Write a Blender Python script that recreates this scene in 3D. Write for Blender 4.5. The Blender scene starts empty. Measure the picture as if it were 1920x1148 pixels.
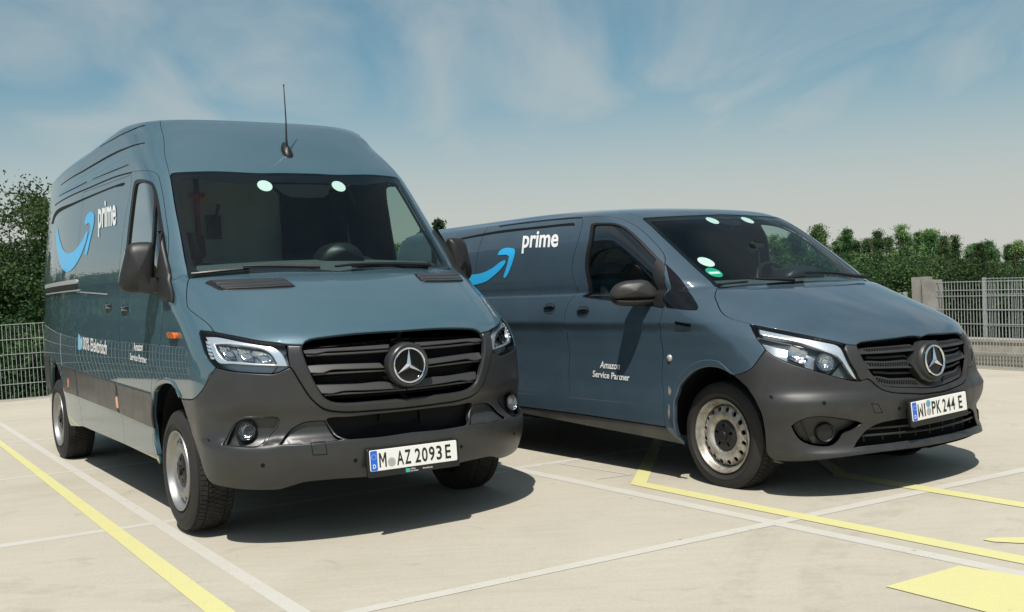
import bpy, math, json, random
import numpy as np
from mathutils import Vector, Matrix
from mathutils.geometry import delaunay_2d_cdt
R = math.radians
random.seed(7); RNG = np.random.default_rng(7)
scene = bpy.context.scene
COL = scene.collection
# ------------------------------------------------------------------ camera
CAM_H, PITCH, ROLL, FPX = 1.28682746, 0.0159652667, -0.0426161184, 2062.41592
cam_d = bpy.data.cameras.new('camera'); cam = bpy.data.objects.new('camera', cam_d); COL.objects.link(cam)
cam_d.sensor_width = 36; cam_d.lens = FPX / 1920 * 36; cam_d.clip_start = 0.05; cam_d.clip_end = 3000
_f = Vector((0, math.cos(PITCH), -math.sin(PITCH))); _u = Vector((0, math.sin(PITCH), math.cos(PITCH))); _r = Vector((1, 0, 0))
_c, _s = math.cos(ROLL), math.sin(ROLL)
_R = _r * _c + _u * _s; _U = _u * _c - _r * _s
cam.matrix_world = Matrix(((_R.x, _U.x, -_f.x, 0), (_R.y, _U.y, -_f.y, 0), (_R.z, _U.z, -_f.z, CAM_H), (0, 0, 0, 1)))
scene.camera = cam
# ------------------------------------------------------------------ light
SUN_AZ, SUN_EL = R(-170), R(60)     # azimuth from +Y towards +X
sun_d = bpy.data.lights.new('sun', 'SUN'); sun = bpy.data.objects.new('sun', sun_d); COL.objects.link(sun)
sun_d.energy = 5.0; sun_d.angle = R(0.55); sun_d.color = (1.0, 0.955, 0.885)
_sd = Vector((math.sin(SUN_AZ) * math.cos(SUN_EL), math.cos(SUN_AZ) * math.cos(SUN_EL), math.sin(SUN_EL)))
sun.rotation_euler = _sd.to_track_quat('Z', 'Y').to_euler(); sun.location = _sd * 60
world = bpy.data.worlds.new('World'); scene.world = world; world.use_nodes = True
def build_world():
    nt = world.node_tree; nt.nodes.clear(); L = nt.links.new
    out = nt.nodes.new('ShaderNodeOutputWorld'); bg = nt.nodes.new('ShaderNodeBackground')
    sky = nt.nodes.new('ShaderNodeTexSky'); sky.sky_type = 'NISHITA'; sky.sun_disc = False
    sky.sun_elevation = SUN_EL; sky.sun_rotation = SUN_AZ
    sky.air_density = 1.0; sky.dust_density = 1.6; sky.ozone_density = 2.0; sky.altitude = 200
    tc = nt.nodes.new('ShaderNodeTexCoord')
    sep = nt.nodes.new('ShaderNodeSeparateXYZ'); L(tc.outputs['Generated'], sep.inputs[0])
    # thin high cloud: noise on a plane far overhead
    mz = nt.nodes.new('ShaderNodeMath'); mz.operation = 'MAXIMUM'; mz.inputs[1].default_value = 0.03; L(sep.outputs['Z'], mz.inputs[0])
    az = nt.nodes.new('ShaderNodeMath'); az.operation = 'ADD'; az.inputs[1].default_value = 0.12; L(mz.outputs[0], az.inputs[0])
    dx = nt.nodes.new('ShaderNodeMath'); dx.operation = 'DIVIDE'; L(sep.outputs['X'], dx.inputs[0]); L(az.outputs[0], dx.inputs[1])
    dy = nt.nodes.new('ShaderNodeMath'); dy.operation = 'DIVIDE'; L(sep.outputs['Y'], dy.inputs[0]); L(az.outputs[0], dy.inputs[1])
    cb = nt.nodes.new('ShaderNodeCombineXYZ'); L(dx.outputs[0], cb.inputs[0]); L(dy.outputs[0], cb.inputs[1])
    n1 = nt.nodes.new('ShaderNodeTexNoise'); n1.inputs['Scale'].default_value = 1.25; n1.inputs['Detail'].default_value = 6; n1.inputs['Roughness'].default_value = 0.5; n1.inputs['Distortion'].default_value = 0.9
    mp = nt.nodes.new('ShaderNodeMapping'); mp.inputs['Scale'].default_value = (1.5, 0.55, 1); mp.inputs['Rotation'].default_value = (0, 0, 0.7); mp.inputs['Location'].default_value = (0.35, 0.9, 0); L(cb.outputs[0], mp.inputs['Vector']); L(mp.outputs[0], n1.inputs['Vector'])
    rp = nt.nodes.new('ShaderNodeValToRGB'); rp.color_ramp.elements[0].position = 0.28; rp.color_ramp.elements[1].position = 0.70; rp.color_ramp.interpolation = 'EASE'; rp.color_ramp.elements[0].color = (0.06, 0.06, 0.06, 1); rp.color_ramp.elements[1].color = (0.52, 0.52, 0.52, 1)
    L(n1.outputs['Fac'], rp.inputs[0])
    # haze towards the horizon
    hz = nt.nodes.new('ShaderNodeMapRange'); hz.inputs['From Min'].default_value = 0.0; hz.inputs['From Max'].default_value = 0.235; hz.inputs['To Min'].default_value = 0.95; hz.inputs['To Max'].default_value = 0.0; hz.interpolation_type = 'SMOOTHSTEP'
    L(sep.outputs['Z'], hz.inputs['Value'])
    mx = nt.nodes.new('ShaderNodeMath'); mx.operation = 'MAXIMUM'; L(rp.outputs[0], mx.inputs[0]); L(hz.outputs[0], mx.inputs[1])
    mix = nt.nodes.new('ShaderNodeMixRGB'); L(mx.outputs[0], mix.inputs['Fac']); 
    hsv = nt.nodes.new('ShaderNodeHueSaturation'); hsv.inputs['Saturation'].default_value = 1.22; hsv.inputs['Value'].default_value = 0.92; hsv.inputs['Hue'].default_value = 0.470; L(sky.outputs[0], hsv.inputs['Color'])
    L(hsv.outputs[0], mix.inputs['Color1']); mix.inputs['Color2'].default_value = (6.15, 6.20, 5.85, 1)
    L(mix.outputs[0], bg.inputs['Color']); bg.inputs['Strength'].default_value = 0.095
    L(bg.outputs[0], out.inputs[0])
build_world()
scene.view_settings.view_transform = 'Standard'; scene.view_settings.look = 'None'; scene.view_settings.exposure = 0.0; scene.view_settings.gamma = 1.0
try: scene.view_settings.use_curve_mapping = False
except Exception: pass
scene.cycles.max_bounces = 8; scene.cycles.transparent_max_bounces = 16; scene.cycles.caustics_reflective = False; scene.cycles.caustics_refractive = False
try: scene.cycles.sample_clamp_indirect = 6.0
except Exception: pass
# ------------------------------------------------------------------ materials
M = {}
def mat(name, color, rough=0.5, metal=0.0, coat=0.0, spec=0.5, var=0.0, vscale=6.0, bump=0.0, bscale=200.0, coat_rough=0.03, rvar=0.0, vcol=None, emit=None):
    m = bpy.data.materials.new(name); m.use_nodes = True; nt = m.node_tree; L = nt.links.new
    b = nt.nodes['Principled BSDF']
    b.inputs['Base Color'].default_value = (*color, 1); b.inputs['Roughness'].default_value = rough; b.inputs['Metallic'].default_value = metal
    b.inputs['Coat Weight'].default_value = coat; b.inputs['Coat Roughness'].default_value = coat_rough; b.inputs['Specular IOR Level'].default_value = spec
    tc = nt.nodes.new('ShaderNodeTexCoord')
    if var > 0 or rvar > 0:
        n = nt.nodes.new('ShaderNodeTexNoise'); n.inputs['Scale'].default_value = vscale; n.inputs['Detail'].default_value = 6; n.inputs['Roughness'].default_value = 0.6
        L(tc.outputs['Object'], n.inputs['Vector'])
        if var > 0:
            mr = nt.nodes.new('ShaderNodeMixRGB'); c2 = vcol or tuple(c * (1 - var) for c in color); c1 = tuple(min(1, c * (1 + var)) for c in color)
            mr.inputs['Color1'].default_value = (*c1, 1); mr.inputs['Color2'].default_value = (*c2, 1)
            rp = nt.nodes.new('ShaderNodeMapRange'); rp.inputs['From Min'].default_value = 0.35; rp.inputs['From Max'].default_value = 0.65; L(n.outputs['Fac'], rp.inputs['Value'])
            L(rp.outputs[0], mr.inputs['Fac']); L(mr.outputs[0], b.inputs['Base Color'])
        if rvar > 0:
            rr = nt.nodes.new('ShaderNodeMapRange'); rr.inputs['From Min'].default_value = 0.3; rr.inputs['From Max'].default_value = 0.7; rr.inputs['To Min'].default_value = max(0.02, rough - rvar); rr.inputs['To Max'].default_value = rough + rvar
            L(n.outputs['Fac'], rr.inputs['Value']); L(rr.outputs[0], b.inputs['Roughness'])
    if bump > 0:
        n2 = nt.nodes.new('ShaderNodeTexNoise'); n2.inputs['Scale'].default_value = bscale; n2.inputs['Detail'].default_value = 3
        L(tc.outputs['Object'], n2.inputs['Vector']); bp = nt.nodes.new('ShaderNodeBump'); bp.inputs['Strength'].default_value = bump; bp.inputs['Distance'].default_value = 0.01
        L(n2.outputs['Fac'], bp.inputs['Height']); L(bp.outputs[0], b.inputs['Normal'])
        if coat > 0: L(bp.outputs[0], b.inputs['Coat Normal'])
    if emit: b.inputs['Emission Color'].default_value = (*emit, 1); b.inputs['Emission Strength'].default_value = 1
    M[name] = m; return m
def glass(name, tint, refl=1.0, rough=0.0, base=0.035):
    m = bpy.data.materials.new(name); m.use_nodes = True; nt = m.node_tree; nt.nodes.clear(); L = nt.links.new
    o = nt.nodes.new('ShaderNodeOutputMaterial'); t = nt.nodes.new('ShaderNodeBsdfTransparent'); t.inputs[0].default_value = (*tint, 1)
    g = nt.nodes.new('ShaderNodeBsdfGlossy'); g.inputs['Roughness'].default_value = rough; g.inputs['Color'].default_value = (1, 1, 1, 1)
    fr = nt.nodes.new('ShaderNodeFresnel'); gm = nt.nodes.new('ShaderNodeNewGeometry'); ir = nt.nodes.new('ShaderNodeMapRange'); ir.inputs['To Min'].default_value = 1.5; ir.inputs['To Max'].default_value = 1 / 1.5
    L(gm.outputs['Backfacing'], ir.inputs['Value']); L(ir.outputs[0], fr.inputs['IOR'])      # the same pane from either side
    ml = nt.nodes.new('ShaderNodeMath'); ml.operation = 'MULTIPLY'; ml.inputs[1].default_value = refl; ml.use_clamp = True; L(fr.outputs[0], ml.inputs[0])
    mx = nt.nodes.new('ShaderNodeMixShader'); L(ml.outputs[0], mx.inputs[0]); L(t.outputs[0], mx.inputs[1]); L(g.outputs[0], mx.inputs[2]); L(mx.outputs[0], o.inputs[0])
    M[name] = m; return m
# ------------------------------------------------------------------ object helpers
def link(o, parent=None):
    COL.objects.link(o)
    if parent is not None: o.parent = parent
    return o
def tag(o, label=None, cat=None, group=None, kind=None):
    if label: o['label'] = label
    if cat: o['category'] = cat
    if group: o['group'] = group
    if kind: o['kind'] = kind
    return o
def empty(name, loc=(0, 0, 0), rz=0.0):
    o = bpy.data.objects.new(name, None); COL.objects.link(o); o.location = loc; o.rotation_euler = (0, 0, rz); o.empty_display_size = 0.2
    return o
class MB:
    """mesh builder: collects faces, with a vertex normal each where given"""
    def __init__(s): s.v = []; s.f = []; s.n = []; s.fl = []; s.mi = []
    def add(s, verts, faces, normals=None, mi=0):
        b = len(s.v); s.v += [tuple(map(float, p)) for p in verts]
        s.n += [tuple(map(float, q)) for q in normals] if normals is not None else [None] * len(verts)
        s.f += [tuple(b + i for i in f) for f in faces]; s.mi += [mi] * len(faces)
    def box(s, c, d, rz=0.0, bev=0.0, ax=None):
        x, y, z = [q / 2 for q in d]; cr, sr = math.cos(rz), math.sin(rz)
        P = []
        for sx in (-1, 1):
            for sy in (-1, 1):
                for sz in (-1, 1):
                    p = (sx * x, sy * y, sz * z)
                    if ax is not None: q = ax @ Vector(p); P.append((c[0] + q.x, c[1] + q.y, c[2] + q.z))
                    else: P.append((c[0] + p[0] * cr - p[1] * sr, c[1] + p[0] * sr + p[1] * cr, c[2] + p[2]))
        s.add(P, [(0, 1, 3, 2), (4, 6, 7, 5), (0, 4, 5, 1), (2, 3, 7, 6), (0, 2, 6, 4), (1, 5, 7, 3)])
    def tube(s, pts, r, n=8, cap=True):
        pts = [Vector(p) for p in pts]; rs = r if isinstance(r, (list, tuple)) else [r] * len(pts); b = len(s.v); ref = None
        for i, p in enumerate(pts):
            t = (pts[min(i + 1, len(pts) - 1)] - pts[max(i - 1, 0)]).normalized()
            if ref is None: ref = Vector((0, 0, 1)) if abs(t.z) < 0.9 else Vector((1, 0, 0))
            a = t.cross(ref).normalized(); c = a.cross(t).normalized(); ref = c
            for k in range(n):
                an = 2 * math.pi * k / n; q = p + (a * math.cos(an) + c * math.sin(an)) * rs[i]; s.v.append(tuple(q)); s.n.append(None)
        for i in range(len(pts) - 1):
            for k in range(n):
                k2 = (k + 1) % n; s.f.append((b + i * n + k, b + i * n + k2, b + (i + 1) * n + k2, b + (i + 1) * n + k)); s.mi.append(0)
        if cap:
            s.f.append(tuple(b + k for k in range(n))[::-1]); s.f.append(tuple(b + (len(pts) - 1) * n + k for k in range(n))); s.mi += [0, 0]
    def lathe(s, prof, n=48, axis='y', closed=False, mi=0):
        """prof: (radius, axial) pairs; axis y (outward -y)"""
        b = len(s.v); m = len(prof)
        for (r, a) in prof:
            for k in range(n):
                an = 2 * math.pi * k / n; s.v.append((r * math.cos(an), a, r * math.sin(an))); s.n.append(None)
        for i in range(m - 1 if not closed else m):
            j = (i + 1) % m
            for k in range(n):
                k2 = (k + 1) % n; s.f.append((b + i * n + k, b + i * n + k2, b + j * n + k2, b + j * n + k)); s.mi.append(mi)
    def build(s, name, m, parent=None, smooth=None, custom=False):
        me = bpy.data.meshes.new(name); me.from_pydata(s.v, [], s.f); me.update()
        mats = m if isinstance(m, (list, tuple)) else [m]
        for q in mats: me.materials.append(M[q] if isinstance(q, str) else q)
        if len(mats) > 1: me.polygons.foreach_set('material_index', s.mi)
        if custom:
            me.polygons.foreach_set('use_smooth', [True] * len(me.polygons)); me.normals_split_custom_set_from_vertices(s.n)
        elif smooth:
            me.polygons.foreach_set('use_smooth', [True] * len(me.polygons))
            if smooth < 3.1: me.set_sharp_from_angle(angle=smooth)
        o = bpy.data.objects.new(name, me); link(o, parent); return o
def grow(o, name=None, parent=None, loc=None):
    c = o.copy(); COL.objects.link(c)
    if name: c.name = name
    if parent is not None: c.parent = parent
    if loc is not None: c.location = loc
    return c
# ------------------------------------------------------------------ 2-D tools
def cr_smooth(pts, step=0.022):
    P = np.array(pts, float)
    keep = [0] + [i for i in range(1, len(P)) if np.hypot(*(P[i] - P[i - 1])) > 1e-5]; P = P[keep]
    if len(P) < 3:
        n = max(1, int(np.hypot(*(P[-1] - P[0])) / step)); return P[0] + (P[-1] - P[0]) * np.linspace(0, 1, n + 1)[:, None]
    out = []
    E = np.vstack([2 * P[0] - P[1], P, 2 * P[-1] - P[-2]])
    for i in range(1, len(E) - 2):
        p0, p1, p2, p3 = E[i - 1:i + 3]
        t0 = 0; t1 = t0 + np.hypot(*(p1 - p0)) ** .5; t2 = t1 + np.hypot(*(p2 - p1)) ** .5; t3 = t2 + np.hypot(*(p3 - p2)) ** .5
        n = max(1, int(np.hypot(*(p2 - p1)) / step + .5)); t = np.linspace(t1, t2, n + 1)[:-1][:, None]
        A1 = (t1 - t) / (t1 - t0) * p0 + (t - t0) / (t1 - t0) * p1; A2 = (t2 - t) / (t2 - t1) * p1 + (t - t1) / (t2 - t1) * p2; A3 = (t3 - t) / (t3 - t2) * p2 + (t - t2) / (t3 - t2) * p3
        B1 = (t2 - t) / (t2 - t0) * A1 + (t - t0) / (t2 - t0) * A2; B2 = (t3 - t) / (t3 - t1) * A2 + (t - t1) / (t3 - t1) * A3
        out.append((t2 - t) / (t2 - t1) * B1 + (t - t1) / (t2 - t1) * B2)
    return np.vstack(out + [P[-1:]])
def smooth_closed(pts, step=0.02, corner=42):
    """closed outline: spline between its corners"""
    P = np.array(pts, float); n = len(P)
    if np.hypot(*(P[0] - P[-1])) < 1e-6: P = P[:-1]; n -= 1
    cs = []
    for i in range(n):
        a = P[i] - P[i - 1]; b = P[(i + 1) % n] - P[i]
        an = abs(math.degrees(math.atan2(a[0] * b[1] - a[1] * b[0], a @ b)))
        if an > corner: cs.append(i)
    if not cs:
        Q = np.vstack([P[-2:], P, P[:3]]); s = cr_smooth(Q, step)
        i0 = np.argmin(np.hypot(*(s[:len(s) // 2] - P[0]).T)); i1 = len(s) // 2 + np.argmin(np.hypot(*(s[len(s) // 2:] - P[0]).T)); return s[i0:i1]
    out = []
    for k, c in enumerate(cs):
        d = cs[(k + 1) % len(cs)]
        idx = [c]
        j = c
        while True:
            j = (j + 1) % n; idx.append(j)
            if j == d: break
        out.append(cr_smooth(P[idx], step)[:-1])
    return np.vstack(out)
def area(P): x, y = P[:, 0], P[:, 1]; return 0.5 * float(np.sum(x * np.roll(y, -1) - np.roll(x, -1) * y))
def dens(P, step):
    out = []
    for i in range(len(P)):
        a, b = P[i], P[(i + 1) % len(P)]; n = max(1, int(math.ceil(np.hypot(*(b - a)) / step)))
        out.append(a + (b - a) * (np.arange(n) / n)[:, None])
    return np.vstack(out)
def inset(P, d):
    if abs(d) < 1e-9: return P
    sgn = 1 if area(P) > 0 else -1
    a = P - np.roll(P, 1, 0); b = np.roll(P, -1, 0) - P
    na = np.stack([-a[:, 1], a[:, 0]], 1); na /= np.linalg.norm(na, axis=1)[:, None] + 1e-12; nb = np.stack([-b[:, 1], b[:, 0]], 1); nb /= np.linalg.norm(nb, axis=1)[:, None] + 1e-12
    m = na + nb; l = np.linalg.norm(m, axis=1)[:, None]; m = m / (l + 1e-9); k = 1 / np.clip((m * na).sum(1), .45, 1)
    return P + m * (sgn * d * k)[:, None]
def inside(pts, loops):
    c = np.zeros(len(pts), bool); x, y = pts[:, 0], pts[:, 1]
    for P in loops:
        for i in range(len(P)):
            (x1, y1), (x2, y2) = P[i - 1], P[i]
            if y1 == y2: continue
            m = (y1 > y) != (y2 > y); c ^= m & (x < (x2 - x1) * (y - y1) / (y2 - y1) + x1)
    return c
def cdt(loops, step):
    pts = []; ed = []
    for P in loops:
        b = len(pts); pts += [tuple(p) for p in P]; ed += [(b + i, b + (i + 1) % len(P)) for i in range(len(P))]
    bp = np.array(pts); mn, mx = bp.min(0), bp.max(0)
    gx = np.arange(mn[0] + step * .5, mx[0], step); gy = np.arange(mn[1] + step * .5, mx[1], step)
    if len(gx) and len(gy):
        X, Y = np.meshgrid(gx, gy); X = X + (np.arange(len(gy)) % 2 * .5 * step)[:, None]; q = np.stack([X.ravel(), Y.ravel()], 1); q = q[inside(q, loops)]
        if len(q):
            ok = np.ones(len(q), bool)
            for i in range(0, len(q), 400):
                d = np.min((q[i:i + 400, None, 0] - bp[None, :, 0]) ** 2 + (q[i:i + 400, None, 1] - bp[None, :, 1]) ** 2, 1); ok[i:i + 400] = d > (step * .5) ** 2
            pts += [tuple(p) for p in q[ok]]
    r = delaunay_2d_cdt([Vector(p) for p in pts], ed, [], 0, 1e-6)
    V = np.array([tuple(p) for p in r[0]]); F = np.array([tuple(f) for f in r[2]], int)
    c = V[F].mean(1); F = F[inside(c, loops)]
    a = V[F]; ar = (a[:, 1, 0] - a[:, 0, 0]) * (a[:, 2, 1] - a[:, 0, 1]) - (a[:, 1, 1] - a[:, 0, 1]) * (a[:, 2, 0] - a[:, 0, 0])
    F[ar < 0] = F[ar < 0][:, ::-1]; F = F[np.abs(ar) > 1e-10]
    return V, F
mat('van_paint_tall', (0.055, 0.109, 0.140), rough=0.42, metal=0.15, coat=1.0, coat_rough=0.004, spec=0.12, bump=0.0016, bscale=1.6, var=0.03, vscale=3)
mat('van_paint_low', (0.047, 0.077, 0.105), rough=0.45, metal=0.15, coat=0.9, coat_rough=0.04, spec=0.15, bump=0.003, bscale=2.0, var=0.08, vscale=4, rvar=0.05)
mat('bumper_plastic', (0.027, 0.028, 0.029), rough=0.33, spec=0.6, var=0.10, vscale=9, bump=0.04, bscale=900, rvar=0.04)
mat('bumper_dusty', (0.025, 0.025, 0.025), rough=0.42, spec=0.55, var=0.22, vscale=7, bump=0.06, bscale=800, rvar=0.07)
mat('black_plastic', (0.012, 0.012, 0.013), rough=0.42, spec=0.4, var=0.1)
mat('gloss_black', (0.004, 0.004, 0.005), rough=0.06, spec=0.5)
mat('matte_black', (0.006, 0.006, 0.007), rough=0.85, spec=0.2)
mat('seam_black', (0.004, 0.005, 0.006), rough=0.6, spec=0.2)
mat('cab_trim', (0.022, 0.024, 0.027), rough=0.8, var=0.15, vscale=12)
mat('cab_grey', (0.42, 0.45, 0.45), rough=0.75, var=0.08)
mat('dash_grey', (0.07, 0.08, 0.08), rough=0.75, var=0.1, bump=0.1, bscale=600)
mat('seat_fabric', (0.02, 0.021, 0.025), rough=0.9, var=0.2, vscale=60)
mat('tyre', (0.016, 0.016, 0.016), rough=0.68, spec=0.35, var=0.25, vscale=14, vcol=(0.027, 0.025, 0.023))
mat('tyre_tread', (0.022, 0.022, 0.022), rough=0.8, spec=0.3, var=0.3, vscale=18)
mat('steel_silver', (0.33, 0.33, 0.33), rough=0.46, metal=0.85, var=0.10, vscale=15)
mat('steel_worn', (0.38, 0.375, 0.36), rough=0.50, metal=0.7, var=0.35, vscale=16, vcol=(0.27, 0.235, 0.185))
mat('dark_metal', (0.05, 0.05, 0.052), rough=0.5, metal=0.7)
mat('chrome', (0.86, 0.87, 0.88), rough=0.05, metal=1.0)
mat('satin_chrome', (0.72, 0.73, 0.74), rough=0.16, metal=1.0)
mat('reflector', (0.62, 0.64, 0.66), rough=0.13, metal=1.0, bump=0.6, bscale=55)
mat('lamp_grey', (0.035, 0.042, 0.052), rough=0.30, spec=0.5)
mat('lamp_white', (0.80, 0.83, 0.86), rough=0.26, metal=0.75, coat=0.5)
mat('amber', (0.75, 0.17, 0.012), rough=0.12, coat=0.8, spec=0.6)
mat('marker_amber', (0.72, 0.30, 0.17), rough=0.25, coat=0.5)
mat('white_print', (0.80, 0.81, 0.80), rough=0.4, coat=0.3)
mat('smile_blue', (0.030, 0.42, 0.80), rough=0.35, coat=0.4)
mat('pale_blue_print', (0.22, 0.50, 0.70), rough=0.4)
mat('plate_white', (0.78, 0.78, 0.74), rough=0.38, coat=0.25)
mat('plate_blue', (0.012, 0.13, 0.62), rough=0.4)
mat('plate_black', (0.008, 0.008, 0.009), rough=0.4)
mat('seal_silver', (0.45, 0.44, 0.42), rough=0.35, metal=0.3)
mat('seal_blue', (0.08, 0.30, 0.52), rough=0.4)
mat('star_yellow', (0.80, 0.65, 0.08), rough=0.4)
mat('teal_print', (0.05, 0.42, 0.32), rough=0.4)
mat('disc_white', (0.88, 0.88, 0.86), rough=0.5)
mat('badge_green', (0.03, 0.40, 0.24), rough=0.35)
mat('red_tool', (0.45, 0.02, 0.02), rough=0.4)
mat('label_yellow', (0.60, 0.36, 0.05), rough=0.5)
glass('windscreen_glass', (0.70, 0.83, 0.80), 0.8)
glass('side_glass', (0.62, 0.75, 0.68), 2.3)
glass('lamp_glass', (0.92, 0.95, 0.97), 0.75)
mat('black_plastic_dull', (0.016, 0.016, 0.016), rough=0.45, spec=0.45, bump=0.04, bscale=900, var=0.1)
mat('mirror_plastic', (0.024, 0.023, 0.022), rough=0.45, spec=0.5, bump=0.04, bscale=900, var=0.2)
mat('sill_dusty', (0.055, 0.053, 0.048), rough=0.45, spec=0.4, coat=0.2, var=0.35, vscale=5, vcol=(0.03, 0.035, 0.04))
mat('fog_reflector', (0.30, 0.31, 0.32), rough=0.16, metal=1.0, bump=0.9, bscale=45)
mat('slat_plastic', (0.040, 0.040, 0.040), rough=0.48, spec=0.5, var=0.05)
mat('lamp_silver', (0.30, 0.33, 0.36), rough=0.30, metal=0.6)
mat('post_concrete', (0.27, 0.26, 0.235), rough=0.9, var=0.2, vscale=6, bump=0.3, bscale=60)

for _n, _ior in (('van_paint_tall', 1.85), ('van_paint_low', 1.6)): M[_n].node_tree.nodes['Principled BSDF'].inputs['Coat IOR'].default_value = _ior
mat('rail_silver', (0.45, 0.46, 0.46), rough=0.35, metal=0.2)
mat('scraped_paint', (0.20, 0.19, 0.16), rough=0.7, var=0.3, vscale=30)
# ------------------------------------------------------------------ body skins (half body, right side; s runs from the centre line round the corner and back, v up the centre profile)
def pchip(x,y):
    x=np.asarray(x,float);y=np.asarray(y,float);h=np.diff(x);d=np.diff(y)/h
    m=np.zeros_like(y)
    for i in range(1,len(x)-1):
        if d[i-1]*d[i]>0:
            w1=2*h[i]+h[i-1];w2=h[i]+2*h[i-1]; m[i]=(w1+w2)/(w1/d[i-1]+w2/d[i])
    m[0]=d[0];m[-1]=d[-1]
    def f(t):
        t=np.clip(np.asarray(t,float),x[0],x[-1]); i=np.clip(np.searchsorted(x,t,side='right')-1,0,len(x)-2)
        u=(t-x[i])/h[i]; 
        return (2*u**3-3*u**2+1)*y[i]+(u**3-2*u**2+u)*h[i]*m[i]+(-2*u**3+3*u**2)*y[i+1]+(u**3-u**2)*h[i]*m[i+1]
    return f
def crspl(x,y):
    # C2 natural cubic spline
    x=np.asarray(x,float);y=np.asarray(y,float);n=len(x);h=np.diff(x)
    A=np.zeros((n,n));b=np.zeros(n);A[0,0]=A[-1,-1]=1
    for i in range(1,n-1):
        A[i,i-1]=h[i-1];A[i,i]=2*(h[i-1]+h[i]);A[i,i+1]=h[i]
        b[i]=6*((y[i+1]-y[i])/h[i]-(y[i]-y[i-1])/h[i-1])
    M=np.linalg.solve(A,b)
    def f(t):
        t=np.clip(np.asarray(t,float),x[0],x[-1]); i=np.clip(np.searchsorted(x,t,side='right')-1,0,n-2)
        a=x[i+1]-t;c=t-x[i];hh=h[i]
        return M[i]*a**3/(6*hh)+M[i+1]*c**3/(6*hh)+(y[i]/hh-M[i]*hh/6)*a+(y[i+1]/hh-M[i+1]*hh/6)*c
    return f
class Skin:
    """half body surface, right side (y<=0). coords (s,v): v along the centre profile, s from the centre line round the front corner and back"""
    LF=1.25   # s span of the front arc
    def __init__(K,rows,xr,wmod=None):
        R=np.array(rows,float); K.xr=xr; K.wmod=wmod
        d=np.hypot(np.diff(R[:,0]),np.diff(R[:,1])); K.v=np.concatenate([[0],np.cumsum(d)]); K.vmax=K.v[-1]
        vv=np.linspace(0,K.vmax,1500)
        K.f=[]
        for c in range(6):
            y=pchip(K.v,R[:,c])(vv)
            # light smoothing
            k=np.exp(-0.5*(np.arange(-60,61)*(vv[1]-vv[0])/0.010)**2);k/=k.sum()
            e=np.concatenate([2*y[0]-y[60:0:-1],y,2*y[-1]-y[-2:-62:-1]]); y=np.convolve(e,k,'valid')
            K.f.append((lambda yy:lambda t:np.interp(t,vv,yy))(y))
        K.vv=vv
        # arc length table of front arc
        N=160; K.tab_v=np.linspace(0,K.vmax,240); th=np.linspace(0,1,N)
        K.th=th; T=[]
        for v in K.tab_v:
            x,y=K._front(th,np.full(N,v)); L=np.concatenate([[0],np.cumsum(np.hypot(np.diff(x),np.diff(y)))]); T.append(np.interp(np.linspace(0,1,N),L/L[-1],th))
        K.T=np.array(T)
    def _front(K,th,v):
        xc,z,a,w,p,q=[f(v) for f in K.f]
        ang=th*np.pi/2
        # parametrise with blended superellipse
        y=w*np.sin(ang)**(2/q); 
        yy=np.clip(np.sin(ang)**2,0,1)
        x=xc-a+a*np.power(np.clip(1-yy,0,1),1/p)
        return x,y
    def P(K,s,v):
        s=np.asarray(s,float);v=np.clip(np.asarray(v,float),0,K.vmax); s,v=np.broadcast_arrays(s,v)
        u=np.clip(s/K.LF,0,1)
        # bilinear lookup of theta
        i=np.clip(v/K.vmax*(len(K.tab_v)-1),0,len(K.tab_v)-1.000001);i0=i.astype(int);fi=i-i0
        j=np.clip(u*(len(K.th)-1),0,len(K.th)-1.000001);j0=j.astype(int);fj=j-j0
        T=K.T; th=(T[i0,j0]*(1-fj)+T[i0,j0+1]*fj)*(1-fi)+(T[i0+1,j0]*(1-fj)+T[i0+1,j0+1]*fj)*fi
        x,y=K._front(th,v)
        z=K.f[1](v)
        x=x-np.maximum(s-K.LF,0)
        if K.wmod is not None: x,y,z=K.wmod(x,y,z,s)
        return np.stack([x,-y,z],-1)
    def N(K,s,v,e=4e-3):
        s=np.asarray(s,float); v=np.asarray(v,float); s,v=np.broadcast_arrays(s,v)
        a=K.P(s+e,v)-K.P(np.maximum(s-e,0),v); b=K.P(s,v+e)-K.P(s,v-e)
        n=-np.cross(a,b); n[s<1e-6,1]=0; n/=np.linalg.norm(n,axis=-1,keepdims=True)+1e-12
        return n
    def v_of_z(K,z):
        zz=K.f[1](K.vv); return np.interp(z,np.maximum.accumulate(zz),K.vv)
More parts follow.
